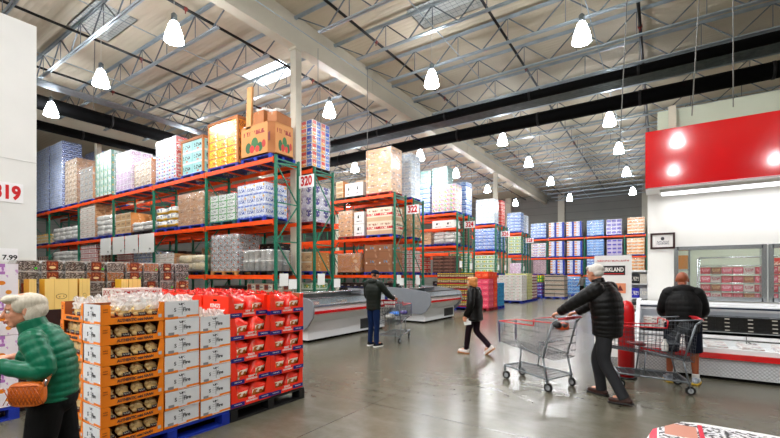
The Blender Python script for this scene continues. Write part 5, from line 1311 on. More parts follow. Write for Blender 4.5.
# ------------------------------------------------------------------ shopping carts
CW_ = mat('cart_wire', '#565b61', .45, .35); CF_ = mat('cart_frame', '#8f959a', .35, .6); CRED = mat('cart_red', '#d42a36', .35)
def cart_meshes():
    d = {}
    xf, xr, wf, wr, zt, zr, zbf, zbr = .56, -.46, .2, .285, .90, .99, .56, .44
    def side(x): f = (x-xr)/(xf-xr); return wr+(wf-wr)*f
    def top(x): f = (x-xr)/(xf-xr); return .99 if x < -.12 else .885+.0*f
    def bot(x): f = (x-xr)/(xf-xr); return zbr+(zbf-zbr)*f
    b = MB(); r = .0028
    n = 20
    for s in (-1, 1):
        for k in range(n+1):
            x = xr+(xf-xr)*k/n
            yb = side(x)*.86
            b.tube((x*.96+.01, s*yb, bot(x)), (x, s*side(x), top(x)), r, 4, caps=False)
        for q in (.0, .2, .4, .6, .8, 1.0):
            pts = []
            for k in range(0, n+1, 2):
                x = xr+(xf-xr)*k/n
                y = side(x)*(.86+.14*q); z = bot(x)+(.885-bot(x))*q; pts.append((x*(.96+.04*q)+.01*(1-q), s*y, z))
            b.path(pts, r*1.15, 4)
    for k in range(n+1):
        x = xr+(xf-xr)*k/n
        b.tube((x*.96+.01, -side(x)*.86, bot(x)), (x*.96+.01, side(x)*.86, bot(x)), r, 4, caps=False)
    for q in range(-4, 5):
        b.tube((xr*.96+.01, q*wr*.2, zbr), (xf*.96+.01, q*wf*.2, zbf), r, 4, caps=False)
    for q in range(9):
        y = (q/8*2-1)
        b.tube((xf*.96+.01, y*wf*.86, zbf), (xf, y*wf, .885), r, 4, caps=False)
        b.tube((xr*.96+.01, y*wr*.86, zbr), (xr, y*wr, .96), r, 4, caps=False)
    for q in (.33, .66, 1): b.tube((xf*(.96+.04*q), -wf*(.86+.14*q), zbf+(.885-zbf)*q), (xf*(.96+.04*q), wf*(.86+.14*q), zbf+(.885-zbf)*q), r*1.2, 4)
    for q in (.2, .4, .6, .8): b.tube((xr*.98, -wr*.93, zbr+(.96-zbr)*q), (xr*.98, wr*.93, zbr+(.96-zbr)*q), r*1.2, 4)
    d['basket'] = b.mesh('basket', CW_)
    b = MB()
    p = [(-.12, -side(-.12), .89), (xf, -wf, .89), (xf, wf, .89), (-.12, side(-.12), .89)]; b.path(p, .009, 6)
    b.tube((-.13, -side(-.12), .99), (-.12, -side(-.12), .89), .008, 6); b.tube((-.13, side(-.12), .99), (-.12, side(-.12), .89), .008, 6)
    b.tube((-.13, -side(-.12), .99), (-.13, side(-.12), .99), .008, 6)
    d['red_rim'] = b.mesh('red_rim', CRED)
    b = MB(); b.tube((-.52, -.27, 1.02), (-.52, .27, 1.02), .014, 8); d['handle'] = b.mesh('handle', CRED)
    b = MB()
    for s in (-1, 1):
        b.path([(-.52, s*.28, 1.02), (-.44, s*.285, .95), (-.30, s*.285, .45), (-.36, s*.29, .17)], .0125, 8)
        b.path([(-.52, s*.28, 1.02), (-.13, s*.25, .99)], .009, 6)
        b.path([(-.32, s*.285, .46), (.15, s*.22, .56)], .01, 6); b.path([(.12, s*.22, .55), (.16, s*.225, .2)], .011, 6)
        b.path([(-.38, s*.29, .17), (.2, s*.24, .2), (.46, s*.2, .21)], .013, 8)
    b.tube((.46, -.2, .21), (.46, .2, .21), .013, 8); b.tube((-.38, -.29, .17), (-.38, .29, .17), .011, 8)
    d['frame'] = b.mesh('frame', CF_)
    b = MB()
    for q in range(-5, 6): b.tube((-.36, q*.05, .175), (.44, q*.036, .21), .0032, 4, caps=False)
    for k in range(9): x = -.34+k*.095; b.tube((x, -.28+.08*(k/8), .18+.03*k/8), (x, .28-.08*(k/8), .18+.03*k/8), .0032, 4, caps=False)
    d['lower_rack'] = b.mesh('lower_rack', CW_)
    b = MB()
    for k in range(9): y = -.22+.055*k; b.tube((-.42, y, .95), (-.2, y, .66), .003, 4, caps=False)
    for q in (.25, .5, .75, 1): b.tube((-.42+.22*q, -.23, .95-.29*q), (-.42+.22*q, .23, .95-.29*q), .0035, 4)
    b.box(-.3, -.17, -.2, .2, .655, .665)
    d['child_seat'] = b.mesh('child_seat', CW_)
    for s in (-1, 1):
        b = MB(); b.tube((xf+.002, s*(wf-.005), .56), (xf+.012, s*(wf+.003), .885), .012, 6)
        d['corner_guard.%d' % s] = b.mesh('corner_guard', mat('guard_purple', '#4a4470', .45))
    return d
CMESH = cart_meshes()
b = MB(); b.tube((0, -.014, .06), (0, .014, .06), .06, 18); wh = b.mesh('wheel', RUBBER)
b = MB(); b.tube((0, -.016, .06), (0, .016, .06), .034, 14); hb_ = b.mesh('hub', mat('hub_grey', '#b0b3b6', .4))
b = MB()
for s in (-1, 1): b.bar((0, s*.02, .055), (.02, s*.02, .135), .03, .003)
b.tube((.02, 0, .13), (.03, 0, .19), .018, 8); fk = b.mesh('fork', CF_)
def cart(x, y, ang, label):
    t = thing('shopping_cart', label, 'shopping cart', (x, y, 0), R(ang))
    for k, me in CMESH.items(): link(k.split('.')[0], me, t)
    for wx, wy, a in ((-.38, .28, .1), (-.38, -.28, -.1), (.43, .19, .3), (.43, -.19, .2)):
        w = link('caster_wheel', wh, t, (wx, wy, .001), a); link('hub', hb_, w); link('fork', fk, w)
    b = MB(); b.box(-.54, -.5, -.1, .1, 1.0, 1.04); b.build('handle_card', mat('handle_grip', '#c22732', .4), t)
    return t
cart(-5.44, 8.36, 99, 'wire cart pushed by the shopper in dark green jacket and jeans')
cart(-1.52, 6.25, 157, 'wire cart with an orange bag in its seat, gripped by the white-haired man')
cart(-.09, 6.94, 193, 'wire cart parked behind the bald man in navy shorts')
cart(-3.40-.559*.84, .99-.829*.84, 236, 'cart whose dark handle the woman in green is pushing')
def blob(name, lab, cat, loc, r, m, n=14, jit=.6, power=.8):
    b = MB(); b.ell((0, 0, 0), r, n, k=8, jit=jit, power=power); return tag(b.build(name, m, loc=loc), lab, cat)
blob('orange_bag', 'orange and dark bag lying in the seat of the white-haired man\'s cart', 'bag', (-1.17, 6.10, .90), (.1, .14, .05), printed('print_obag', '#e0641c', [('n', 4, .55, '#2a2420')], rough=.5))
blob('wallet_pouch', 'small black pouch beside the orange bag in the cart', 'bag', (-1.2, 5.93, .93), (.06, .07, .045), mat('pouch_black', '#1a1a1c', .5))
blob('blue_pack', 'bright blue package in the green-jacketed shopper\'s cart', 'package', (-5.5, 8.45, .66), (.14, .12, .05), mat('pack_blue', '#2f86d8', .4))
blob('purple_pack', 'purple package beside the blue one in the cart', 'package', (-5.38, 8.62, .68), (.09, .1, .05), mat('pack_purple', '#4a2f9a', .4))
blob('white_pack', 'white and black item at the near end of the same cart', 'package', (-5.45, 8.12, .63), (.08, .12, .05), mat('pack_white', '#e8e6e2', .4))
b = MB(); b.box(-.13, .13, -.03, .03, 0, .3); o = tag(b.build('striped_pack', printed('print_flag', '#f1ece8', [('r', 0, 1, .2, .3, '#d01c38'), ('r', 0, 1, .5, .6, '#d01c38'), ('r', 0, 1, .8, .9, '#d01c38'), ('r', .0, .35, .55, 1, '#26408f')], rough=.4), loc=(-5.40, 8.06, .66+.18)), 'red, white and blue striped package standing in the seat of the cart', 'package')
blob('meat_pack', 'dark red wrapped meat package in the parked cart', 'package', (-.28, 6.86, .63), (.12, .09, .03), mat('pack_meat', '#7c2028', .3, coat=.4))
b = MB(); b.lathe([(0, 0), (.035, 0), (.04, .02), (.04, .1), (.018, .14), (.018, .17), (0, .17)], 12); tag(b.build('bottle', mat('bottle_white', '#efeeea', .3), loc=(.06, 6.95, .535)), 'small white bottle in the parked cart', 'bottle')

# ------------------------------------------------------------------ people
def remeshed(name, mb, m, parent, voxel=.008, smooth=4, extra=None):
    me = mb.mesh(name, m if isinstance(m, list) else [m])
    o = bpy.data.objects.new('tmp', me); COL.objects.link(o)
    md = o.modifiers.new('r', 'REMESH'); md.mode = 'VOXEL'; md.voxel_size = voxel; md.use_smooth_shade = True
    if smooth:
        sm = o.modifiers.new('s', 'SMOOTH'); sm.factor = .5; sm.iterations = smooth
    dg = bpy.context.evaluated_depsgraph_get()
    out = bpy.data.meshes.new_from_object(o.evaluated_get(dg))
    bpy.data.objects.remove(o); bpy.data.meshes.remove(me)
    out.materials.clear()
    for k in (m if isinstance(m, list) else [m]): out.materials.append(k)
    out.name = name
    return link(name, out, parent)
def catmull(P, t):
    n = len(P)-1; f = min(max(t, 0), .99999)*n; i = int(f); u = f-i
    p0, p1, p2, p3 = P[max(i-1, 0)], P[i], P[i+1], P[min(i+2, n)]
    return .5*((2*p1)+(-p0+p2)*u+(2*p0-5*p1+4*p2-p3)*u*u+(-p0+3*p1-3*p2+p3)*u**3)
def sweep(b, pts, rad, side=(0, 1, 0), n=20, ridge=None, step=.012, cap=.6):
    """rad: list of (side radius, other radius)"""
    P = [Vector(p) for p in pts]; RR = [Vector((r[0], r[1], 0)) if isinstance(r, tuple) else Vector((r, r, 0)) for r in rad]
    L = sum((q-p).length for p, q in zip(P, P[1:])); K = max(4, int(L/step)); i0 = len(b.v); side = Vector(side)
    rings = []
    for k in range(K+1):
        t = k/K; c = catmull(P, t); d = (catmull(P, min(t+.01, 1))-catmull(P, max(t-.01, 0))).normalized()
        s = (side-d*side.dot(d))
        if s.length < .05: s = Vector((1, 0, 0))-d*d.x
        s.normalize(); f = d.cross(s).normalized(); r = catmull(RR, t)
        g = 0
        if ridge: g = ridge[0]*(abs(math.sin(PI*t*L/ridge[1]))**.55-.6)
        rings.append((c, s, f, r.x+g, r.y+g, d))
    # rounded ends
    c, s, f, rx, ry, d = rings[0]; rings = [(c-d*min(rx, ry)*cap*q, s, f, rx*math.sqrt(max(0, 1-q*q)), ry*math.sqrt(max(0, 1-q*q)), d) for q in (.97, .8, .5)]+rings
    c, s, f, rx, ry, d = rings[-1]; rings = rings+[(c+d*min(rx, ry)*cap*q, s, f, rx*math.sqrt(1-q*q), ry*math.sqrt(1-q*q), d) for q in (.5, .8, .97)]
    for c, s, f, rx, ry, d in rings:
        for a in range(n):
            th = 2*PI*a/n; b.v.append(tuple(c+s*rx*math.cos(th)+f*ry*math.sin(th)))
    for k in range(len(rings)-1):
        for a in range(n):
            a2 = (a+1) % n; b.f.append((i0+k*n+a, i0+k*n+a2, i0+(k+1)*n+a2, i0+(k+1)*n+a)); b.uv += [(0, 0)]*4; b.mi.append(0); b.sm.append(True)
    b.f.append(tuple(i0+a for a in reversed(range(n)))); b.uv += [(0, 0)]*n; b.mi.append(0); b.sm.append(True)
    q = i0+(len(rings)-1)*n
    b.f.append(tuple(q+a for a in range(n))); b.uv += [(0, 0)]*n; b.mi.append(0); b.sm.append(True)
def hand(b, w, d, nrm, thumb, curl=30, s=1.0):
    """w wrist, d finger direction, nrm palm normal (fingers curl towards it), thumb side direction"""
    w = Vector(w); d = Vector(d).normalized(); nrm = Vector(nrm); nrm = (nrm-d*nrm.dot(d)).normalized(); th = Vector(thumb); th = (th-d*th.dot(d)-nrm*th.dot(nrm)).normalized()
    M = Matrix((d, th, nrm)).transposed()
    b.ell(w+d*.05*s, (.055*s, .042*s, .016*s), 14, k=8, M=M, power=.75)
    sweep(b, [w-d*.03, w+d*.03*s], [(.028*s, .021*s), (.03*s, .019*s)], side=th, n=12, step=.01)
    for off, ln in ((.032, .072), (.011, .082), (-.011, .077), (-.031, .06)):
        p = w+d*.088*s+th*off*s; a = 0; pts = [w+d*.06*s+th*off*s*.9, p]
        for q in range(3):
            a += R(curl); dd = d*math.cos(a)+nrm*math.sin(a); p = p+dd*ln*s*(.42, .32, .26)[q]; pts.append(p)
        sweep(b, pts, [.0095*s, .0095*s, .009*s, .0085*s, .0075*s], side=th, n=8, step=.008)
    p = w+d*.03*s+th*.03*s; dd = (d*.65+th*.6+nrm*.35).normalized(); d2 = (d*.9+th*.1+nrm*.5).normalized()
    sweep(b, [p, p+dd*.04*s, p+dd*.04*s+d2*.035*s], [.013*s, .011*s, .009*s], side=nrm, n=8, step=.008)
def head(b, c, M, s=1.0):
    """M: 3x3, columns forward, left, up"""
    T = lambda x, y, z: Vector(c)+M @ Vector((x*s, y*s, z*s))
    b.ell(T(-.012, 0, .025), (.098*s, .077*s, .092*s), 20, k=14, M=M)
    b.ell(T(.022, 0, -.03), (.068*s, .06*s, .078*s), 18, k=12, M=M)
    b.ell(T(.06, 0, -.082), (.028*s, .032*s, .024*s), 12, k=8, M=M)
    b.ell(T(.05, .03, -.02), (.034*s, .026*s, .03*s), 12, k=8, M=M); b.ell(T(.05, -.03, -.02), (.034*s, .026*s, .03*s), 12, k=8, M=M)
    b.ell(T(.074, 0, .026), (.018*s, .05*s, .012*s), 12, k=8, M=M)
    sweep(b, [T(.083, 0, .02), T(.097, 0, -.005), T(.108, 0, -.026)], [.009*s, .011*s, .015*s], side=M @ Vector((0, 1, 0)), n=10, step=.006)
    b.ell(T(.092, 0, -.053), (.011*s, .024*s, .006*s), 10, k=6, M=M); b.ell(T(.089, 0, -.064), (.011*s, .021*s, .007*s), 10, k=6, M=M)
    for q in (-1, 1): b.ell(T(-.005, q*.078, -.008), (.019*s, .009*s, .032*s), 12, k=8, M=M)
def rotm(yaw, pitch, roll=0):
    from mathutils import Euler
    return Euler((R(roll), R(pitch), R(yaw))).to_matrix()
def person(label, loc, ang, J, skin, body_r=1.0, hd=None, top=None, legs=None, shoes=None, hair=None, vox=.0065, female=False):
    t = thing('person', label, 'person', loc, R(ang))
    V = {k: Vector(v) for k, v in J.items() if isinstance(v, tuple) and len(v) == 3 and not isinstance(v[0], tuple)}
    hm = rotm(*hd['rot']); hs = hd.get('s', 1.0)
    b = MB()
    head(b, V['head'], hm, hs)
    sweep(b, [V['neck'], V['head']+hm @ Vector((-.02, 0, -.06))], [(.055, .058), (.05, .055)], n=16)
    sw = J.get('tw', (.15, .10)); 
    sweep(b, [V['pelvis'], (V['pelvis']+V['neck'])/2, V['neck']-Vector((0, 0, .04))], [(sw[0]*.95, sw[1]*.95), (sw[0]*.85, sw[1]*.85), (sw[0]*.8, sw[1]*.75)], n=20)
    for s in 'lr':
        sweep(b, [V['sh'+s], V['el'+s], V['wr'+s]], [.042*body_r, .036*body_r, .025], n=12)
        hnd = J['hand'+s]; hand(b, V['wr'+s], *hnd)
        sweep(b, [V['hip'+s], V['kn'+s], V['an'+s]], [.075*body_r, .052*body_r, .036], n=14)
        sweep(b, [V['an'+s], V['an'+s]+(V['toe'+s]-V['an'+s])*.6], [.034, .03], n=10)
    remeshed('body', b, skin, t, vox, 3)
    # eyes
    e = MB()
    for q in (-1, 1): e.ell(V['head']+hm @ Vector((.076*hs, q*.031*hs, .006*hs)), (.0125*hs,)*3, 10, k=8, M=hm)
    eo = e.build('eye', mat('eye_white', '#e9e4de', .2), t)
    i = MB()
    for q in (-1, 1): i.ell(V['head']+hm @ Vector((.0862*hs, q*.031*hs, .006*hs)), (.0035*hs, .0065*hs, .0065*hs), 8, k=6, M=hm)
    i.build('iris', mat('iris_dark', '#3a4652', .2), eo)
    # upper garment
    if top:
        b = MB(); g = top.get('ridge'); tr = top['torso']
        pts = [Vector(p) for p in tr['pts']]
        sweep(b, pts, tr['rad'], n=28, ridge=g, step=.01, cap=top.get('cap', .25))
        ar = top.get('arm', (.075, .062, .048))
        for s in 'lr':
            end = V['wr'+s].lerp(V['el'+s], top.get('cuff', .06))
            sweep(b, [V['sh'+s]+(V['neck']-V['sh'+s])*.25, V['sh'+s], V['el'+s].lerp(V['sh'+s], .0), end], [ar[0]*.95, ar[0], ar[1], ar[2]], n=18, ridge=(g[0]*.8, g[1]*.95) if g else None, step=.01, cap=.2)
        if top.get('collar'):
            c = top['collar']; sweep(b, [V['neck']-Vector((0, 0, .03)), V['neck']+(V['head']-V['neck']).normalized()*c[1]], [(c[0]*1.1, c[0]*1.1), (c[0], c[0])], n=20, cap=.1)
        if top.get('hood'):
            hc, hr = top['hood']; 
            b.ell(V['neck']+Vector(hc), hr, 18, k=10, power=.85)
            sweep(b, [V['neck']+Vector(hc)+Vector((-.01, -hr[1]*.85, .02)), V['neck']+Vector((.08, -.055, .02)), V['neck']+Vector((.11, 0, -.01)), V['neck']+Vector((.08, .055, .02)), V['neck']+Vector(hc)+Vector((-.01, hr[1]*.85, .02))], [.032]*5, side=(0, 0, 1), n=12)
        remeshed(top.get('name', 'jacket'), b, top['mat'], t, top.get('vox', .008), top.get('smooth', 2))
    if legs:
        b = MB(); r = legs['r']
        b.ell(V['pelvis']+Vector((0, 0, -.02)), legs['hip'], 24, k=14, power=.9)
        for s in 'lr':
            if legs.get('short'):
                k = V['hip'+s].lerp(V['kn'+s], 1.0); sweep(b, [V['hip'+s]+Vector((0, 0, .03)), V['hip'+s].lerp(V['kn'+s], .5), k], [r[0], r[1], r[1]*.98], n=18, cap=.05)
            else:
                bot = V['an'+s]+Vector((0, 0, legs.get('hem', -.01)))
                sweep(b, [V['hip'+s]+Vector((0, 0, .02)), V['hip'+s].lerp(V['kn'+s], .5), V['kn'+s], V['kn'+s].lerp(bot, .55), bot], [r[0], r[0]*.93, r[1], r[1]*.9, r[2]], n=18, cap=.05)
        remeshed(legs.get('name', 'trousers'), b, legs['mat'], t, .009, 3)
    if shoes:
        for s in 'lr':
            a, toe = V['an'+s], V['toe'+s]; d = (toe-a); hd_ = Vector((d.x, d.y, 0)).normalized(); heel = J.get('heel'+s)
            tilt = J.get('tilt'+s, 0)
            M = Matrix((hd_, Vector((-hd_.y, hd_.x, 0)), Vector((0, 0, 1)))).transposed() @ Matrix.Rotation(R(tilt), 3, 'Y')
            o = Vector(a); L = .27*shoes.get('s', 1)
            T = lambda x, y, z: o+M @ Vector((x, y, z))
            zb = -J.get('anz', .085)
            b = MB()
            b.ell(T(.055, 0, zb+.045), (L/2, .047, .04), 18, k=10, M=M, power=.8); b.ell(T(-.01, 0, zb+.07), (.058, .042, .05), 14, k=8, M=M, power=.85)
            sh = remeshed('shoe', b, shoes['mat'], t, .007, 2)
            b = MB(); b.ell(T(.055, 0, zb+.012), (L/2+.006, .05, .016), 20, k=8, M=M, power=.5); b.build('sole', shoes['sole'], sh)
    if hair:
        b = MB(); 
        for (c, r) in hair['blobs']:
            b.ell(V['head']+hm @ Vector(tuple(q*hs for q in c)), tuple(q*hs for q in r), 20, k=14, M=hm, jit=hair.get('jit', .12))
        remeshed(hair.get('name', 'hair'), b, hair['mat'], t, .006, 1)
    return t, V, hm
def skinm(name, c): return mat(name, c, .45, nscale=14, namp=.03)
def cloth(name, c, rough=.8, bs=60): return mat(name, c, rough, nscale=5, namp=.08, bump=.15, bscale=bs, spec=.2)
def nylon(name, c, rough=.45): return mat(name, c, rough, nscale=4, namp=.06, bump=.3, bscale=16, spec=.28)
def hairm(name, c, d):
    t = NT(name); n = t.noise(3, t.scalev(t.obj(), 26, 26, 5), 4, .7); t.link(t.mix(n, d, c), t.b.inputs['Base Color']); t.b.inputs['Roughness'].default_value = .5; t.bump(n, .6, .008); return t.m
DENIM = cloth('denim_blue', '#16345f'); BLK = nylon('nylon_black', '#0b0b0d'); BLKT = cloth('cloth_black', '#0a0a0b')

# man in dark green hooded jacket with his back turned, cap on
J = dict(pelvis=(0, 0, .93), neck=(.03, 0, 1.47), head=(.06, 0, 1.61), shl=(.0, .19, 1.40), shr=(.02, -.19, 1.40), ell=(.06, .24, 1.12), elr=(.2, -.28, 1.17), wrl=(.30, .17, 1.06), wrr=(.43, -.24, 1.08),
    handl=((1, -.1, .0), (0, 0, -1), (0, -1, 0), 40), handr=((1, 0, .0), (0, 0, -1), (0, 1, 0), 45), hipl=(0, .09, .9), hipr=(0, -.09, .9), knl=(.03, .1, .48), knr=(.0, -.1, .48), anl=(.0, .11, .085), anr=(-.04, -.12, .085), toel=(.2, .13, .05), toer=(.16, -.15, .05), tw=(.15, .1))
t, V, hm = person('man in dark green hooded jacket, blue jeans and navy cap, back turned, at his cart', (-5.42, 7.42, 0), 84, J, skinm('skin_a', '#c98d6c'), hd=dict(rot=(-12, 8)),
    top=dict(mat=nylon('nylon_green_dark', '#1e2a21', .6), torso=dict(pts=[(.0, 0, .84), (.0, 0, 1.05), (-.01, 0, 1.3), (.02, 0, 1.46)], rad=[(.185, .135), (.19, .135), (.215, .145), (.11, .09)]), arm=(.082, .068, .05), ridge=(.005, .07), collar=(.075, .05), hood=((-.06, 0, -.0), (.09, .12, .075)), cuff=.03),
    legs=dict(mat=DENIM, hip=(.13, .165, .12), r=(.088, .066, .058), hem=-.03, name='jeans'), shoes=dict(mat=cloth('shoe_dark', '#23262c'), sole=mat('sole_white', '#e4e4e2', .5)),
    hair=dict(mat=hairm('hair_grey_dark', '#4a3c32', '#2a211b'), blobs=[((-.03, 0, .01), (.078, .079, .06))]))
b = MB(); c = V['head']; 
b.ell(c+hm @ Vector((-.012, 0, .055)), (.106, .086, .075), 20, k=12, M=hm); b.ell(c+hm @ Vector((.11, 0, .055)), (.07, .07, .008), 16, k=6, M=hm)
remeshed('cap', b, cloth('cap_navy', '#1b2238'), t, .006, 1)

# woman in black jacket walking, paper in hand
J = dict(pelvis=(0, 0, .86), neck=(.03, 0, 1.34), head=(.055, 0, 1.465), shl=(.0, .165, 1.27), shr=(.0, -.165, 1.27), ell=(-.01, .22, 1.02), elr=(.02, -.21, 1.02), wrl=(.10, .21, .78), wrr=(.12, -.2, .8),
    handl=((.25, 0, -1), (0, -1, 0), (1, 0, 0), 28, .92), handr=((.3, 0, -1), (0, 1, 0), (1, 0, 0), 25, .92), hipl=(0, .08, .83), hipr=(0, -.08, .83), knl=(.10, .08, .46), knr=(-.02, -.08, .45), anl=(.15, .07, .085), anr=(-.31, -.07, .16), toel=(.35, .08, .05), toer=(-.15, -.07, .05), tiltr=38, tiltl=-4, tw=(.13, .09))
t, V, hm = person('woman with short ginger hair in a black jacket, walking with a white slip of paper', (-3.17, 7.86, 0), 178, J, skinm('skin_b', '#d9a688'), hd=dict(rot=(5, 4), s=.95),
    top=dict(mat=nylon('nylon_black_b', '#0c0c0e', .38), torso=dict(pts=[(-.01, 0, .70), (.0, 0, .9), (-.01, 0, 1.15), (.02, 0, 1.34)], rad=[(.2, .165), (.19, .155), (.195, .15), (.095, .09)]), arm=(.082, .072, .055), ridge=(.004, .08), collar=(.072, .06), cuff=.03),
    legs=dict(mat=cloth('trouser_plum', '#2a121f'), hip=(.12, .15, .11), r=(.082, .064, .052), hem=0), shoes=dict(mat=mat('shoe_white', '#ece6e2', .5), sole=mat('sole_gum', '#c08a5a', .6), s=.92),
    hair=dict(mat=hairm('hair_ginger', '#e8ac68', '#bb7a3c'), blobs=[((-.03, 0, .045), (.11, .102, .09)), ((-.05, 0, -.02), (.08, .098, .085)), ((.045, 0, .085), (.055, .08, .04)), ((0, .07, 0), (.05, .03, .06)), ((0, -.07, 0), (.05, .03, .06))], jit=.25))
b = MB(); b.quad([(0, 0, 0), (.12, .02, .02), (.12, .03, .14), (.0, .0, .13)]); b.quad([(0, .004, 0), (.0, .004, .13), (-.06, .05, .12), (-.05, .06, .01)])
tag(b.build('paper_slip', PAPER, loc=(-3.29, 7.66, .60)), 'white slip of paper held by the woman with ginger hair', 'paper')

# white-haired man in black quilted jacket leaning on his cart
J = dict(pelvis=(-.02, 0, .94), neck=(.07, 0, 1.50), head=(.14, 0, 1.645), shl=(.03, .2, 1.42), shr=(.05, -.2, 1.42), ell=(.26, .27, 1.25), elr=(.30, -.22, 1.22), wrl=(.50, .25, 1.1), wrr=(.50, -.16, 1.08),
    handl=((1, 0, -.35), (0, -.3, -1), (0, -1, 0), 38), handr=((1, 0, -.3), (0, .2, -1), (0, 1, 0), 40), hipl=(-.03, .09, .91), hipr=(-.0, -.09, .91), knl=(-.05, .1, .5), knr=(.16, -.1, .49), anl=(-.30, .1, .10), anr=(.10, -.1, .085), toel=(-.1, .12, .05), toer=(.3, -.1, .05), tiltl=6, tw=(.16, .11))
t, V, hm = person('white-haired man in a black quilted jacket and dark trousers leaning to his cart', (-.60, 5.98, 0), 157, J, skinm('skin_c', '#d39c80'), body_r=1.08, hd=dict(rot=(0, 14), s=1.03),
    top=dict(mat=BLK, torso=dict(pts=[(-.03, 0, .83), (-.035, 0, 1.02), (-.01, 0, 1.3), (.05, 0, 1.49)], rad=[(.2, .165), (.215, .178), (.235, .178), (.115, .105)]), arm=(.095, .08, .058), ridge=(.011, .058), collar=(.08, .07), cuff=.05, vox=.0075, smooth=1),
    legs=dict(mat=cloth('trouser_charcoal', '#3a3b3e'), hip=(.15, .18, .13), r=(.1, .078, .068), hem=-.02), shoes=dict(mat=mat('shoe_brown', '#4a2a1e', .4), sole=mat('sole_dark', '#1c1614', .6), s=1.08),
    hair=dict(mat=hairm('hair_white', '#eeeae4', '#c9c3ba'), blobs=[((-.032, 0, .04), (.096, .087, .078)), ((-.055, 0, -.01), (.06, .08, .06)), ((.03, 0, .082), (.055, .07, .03))], jit=.15))

# bald man in black hooded jacket and navy shorts
J = dict(pelvis=(-.02, 0, .90), neck=(.08, 0, 1.40), head=(.13, 0, 1.545), shl=(.03, .185, 1.33), shr=(.03, -.185, 1.33), ell=(.08, .255, 1.08), elr=(.08, -.255, 1.08), wrl=(.32, .2, .98), wrr=(.32, -.2, .98),
    handl=((1, -.2, -.1), (0, -.2, -1), (0, -1, 0), 35), handr=((1, .2, -.1), (0, .2, -1), (0, 1, 0), 35), hipl=(0, .12, .86), hipr=(0, -.12, .86), knl=(.02, .15, .47), knr=(.02, -.14, .47), anl=(-.03, .17, .085), anr=(-.03, -.15, .085), toel=(.15, .22, .05), toer=(.15, -.2, .05), tw=(.19, .14))
t, V, hm = person('bald man in a black hooded jacket and navy shorts bending to the meat case', (.29, 7.50, 0), 92, J, skinm('skin_d', '#a5623f'), body_r=1.15, hd=dict(rot=(0, 16), s=1.02),
    top=dict(mat=cloth('jacket_black_d', '#0d0d0f', .6), torso=dict(pts=[(-.03, 0, .78), (-.04, 0, 1.0), (-.02, 0, 1.22), (.06, 0, 1.40)], rad=[(.205, .18), (.215, .18), (.22, .17), (.115, .10)]), arm=(.088, .075, .056), ridge=(.006, .07), collar=(.09, .04), hood=((-.08, 0, -.0), (.1, .14, .08)), cuff=.04),
    legs=dict(mat=cloth('shorts_navy', '#141c33'), hip=(.17, .19, .13), r=(.115, .108), short=True, name='shorts'), shoes=dict(mat=mat('shoe_blue_white', '#cdd6e2', .5, nscale=18, namp=.4), sole=mat('sole_yellow', '#d8b83a', .5), s=1.05))
for s in 'lr':
    b = MB(); sweep(b, [V['an'+s]+Vector((0, 0, .0)), V['an'+s]+Vector((0, 0, .07))], [(.047, .047), (.048, .048)], n=14, cap=.05)
    remeshed('sock', b, mat('sock_white', '#e9e9e6', .8), t, .007, 1)

# woman in green quilted jacket pushing a cart out of frame
J = dict(pelvis=(.0, 0, .82), neck=(.085, 0, 1.27), head=(.155, 0, 1.385), shl=(.05, .15, 1.19), shr=(.05, -.15, 1.19), ell=(-.02, .205, 1.02), elr=(.03, -.2, 1.01), wrl=(.23, .17, 1.065), wrr=(.27, -.16, 1.06),
    handl=((1, -.15, .0), (0, -.1, -1), (0, -1, 0), 42, .93), handr=((1, .1, 0), (0, 0, -1), (0, 1, 0), 42, .93), hipl=(.0, .08, .78), hipr=(.0, -.08, .78), knl=(.05, .09, .44), knr=(-.05, -.09, .44), anl=(.08, .09, .085), anr=(-.15, -.09, .085), toel=(.25, .1, .05), toer=(.0, -.1, .05), tw=(.13, .09))
FH = hairm('hair_silver', '#efe9dc', '#b0a48c')
t, V, hm = person('woman with a silver bob in a green quilted jacket, orange bag at her hip', (-3.40, .99, 0), 236, J, skinm('skin_e', '#dba488'), hd=dict(rot=(26, 6), s=.97),
    top=dict(mat=nylon('nylon_green', '#07795c', .36), torso=dict(pts=[(.0, 0, .80), (-.01, 0, .95), (.01, 0, 1.12), (.075, 0, 1.26)], rad=[(.175, .135), (.165, .13), (.16, .12), (.085, .08)]), arm=(.07, .06, .046), ridge=(.011, .042), collar=(.078, .06), cuff=.1, vox=.006, smooth=1),
    legs=dict(mat=BLKT, hip=(.14, .16, .12), r=(.1, .08, .07), hem=0), shoes=dict(mat=mat('shoe_black', '#141414', .5), sole=mat('sole_dark', '#1c1614', .6), s=.92),
    hair=dict(mat=FH, blobs=[((-.025, 0, .045), (.102, .09, .08)), ((-.062, 0, -.01), (.068, .088, .08)), ((-.04, .068, -.025), (.048, .026, .065)), ((-.04, -.068, -.025), (.048, .026, .065)), ((.045, 0, .085), (.056, .076, .034)), ((.02, .06, .04), (.045, .026, .05)), ((.02, -.06, .04), (.045, .026, .05))], jit=.22), vox=.005)
b = MB(); b.ell((.108+.0, 0, 0), (.001,)*3, 4, k=3)
lip = MB()
lip.ell(V['head']+hm @ Vector((.0985, 0, -.054)), (.006, .02, .0045), 12, k=6, M=hm); lip.ell(V['head']+hm @ Vector((.0955, 0, -.064)), (.006, .018, .0055), 12, k=6, M=hm)
lip.build('lips', mat('lip_rose', '#b8605a', .4), t)
br = MB()
for q in (-1, 1): br.bar(V['head']+hm @ Vector((.091, q*.016, .03)), V['head']+hm @ Vector((.083, q*.045, .028)), .004, .005)
br.build('eyebrow', mat('brow', '#a58a6a', .7), t)
b = MB(); b.tube(V['wrl']-Vector((.02, 0, 0)), V['wrl']+Vector((.012, 0, 0)), .031, 14); b.build('cuff', BLKT, t)
w = Matrix.Translation((-3.40, .99, 0)) @ Matrix.Rotation(R(236), 4, 'Z')
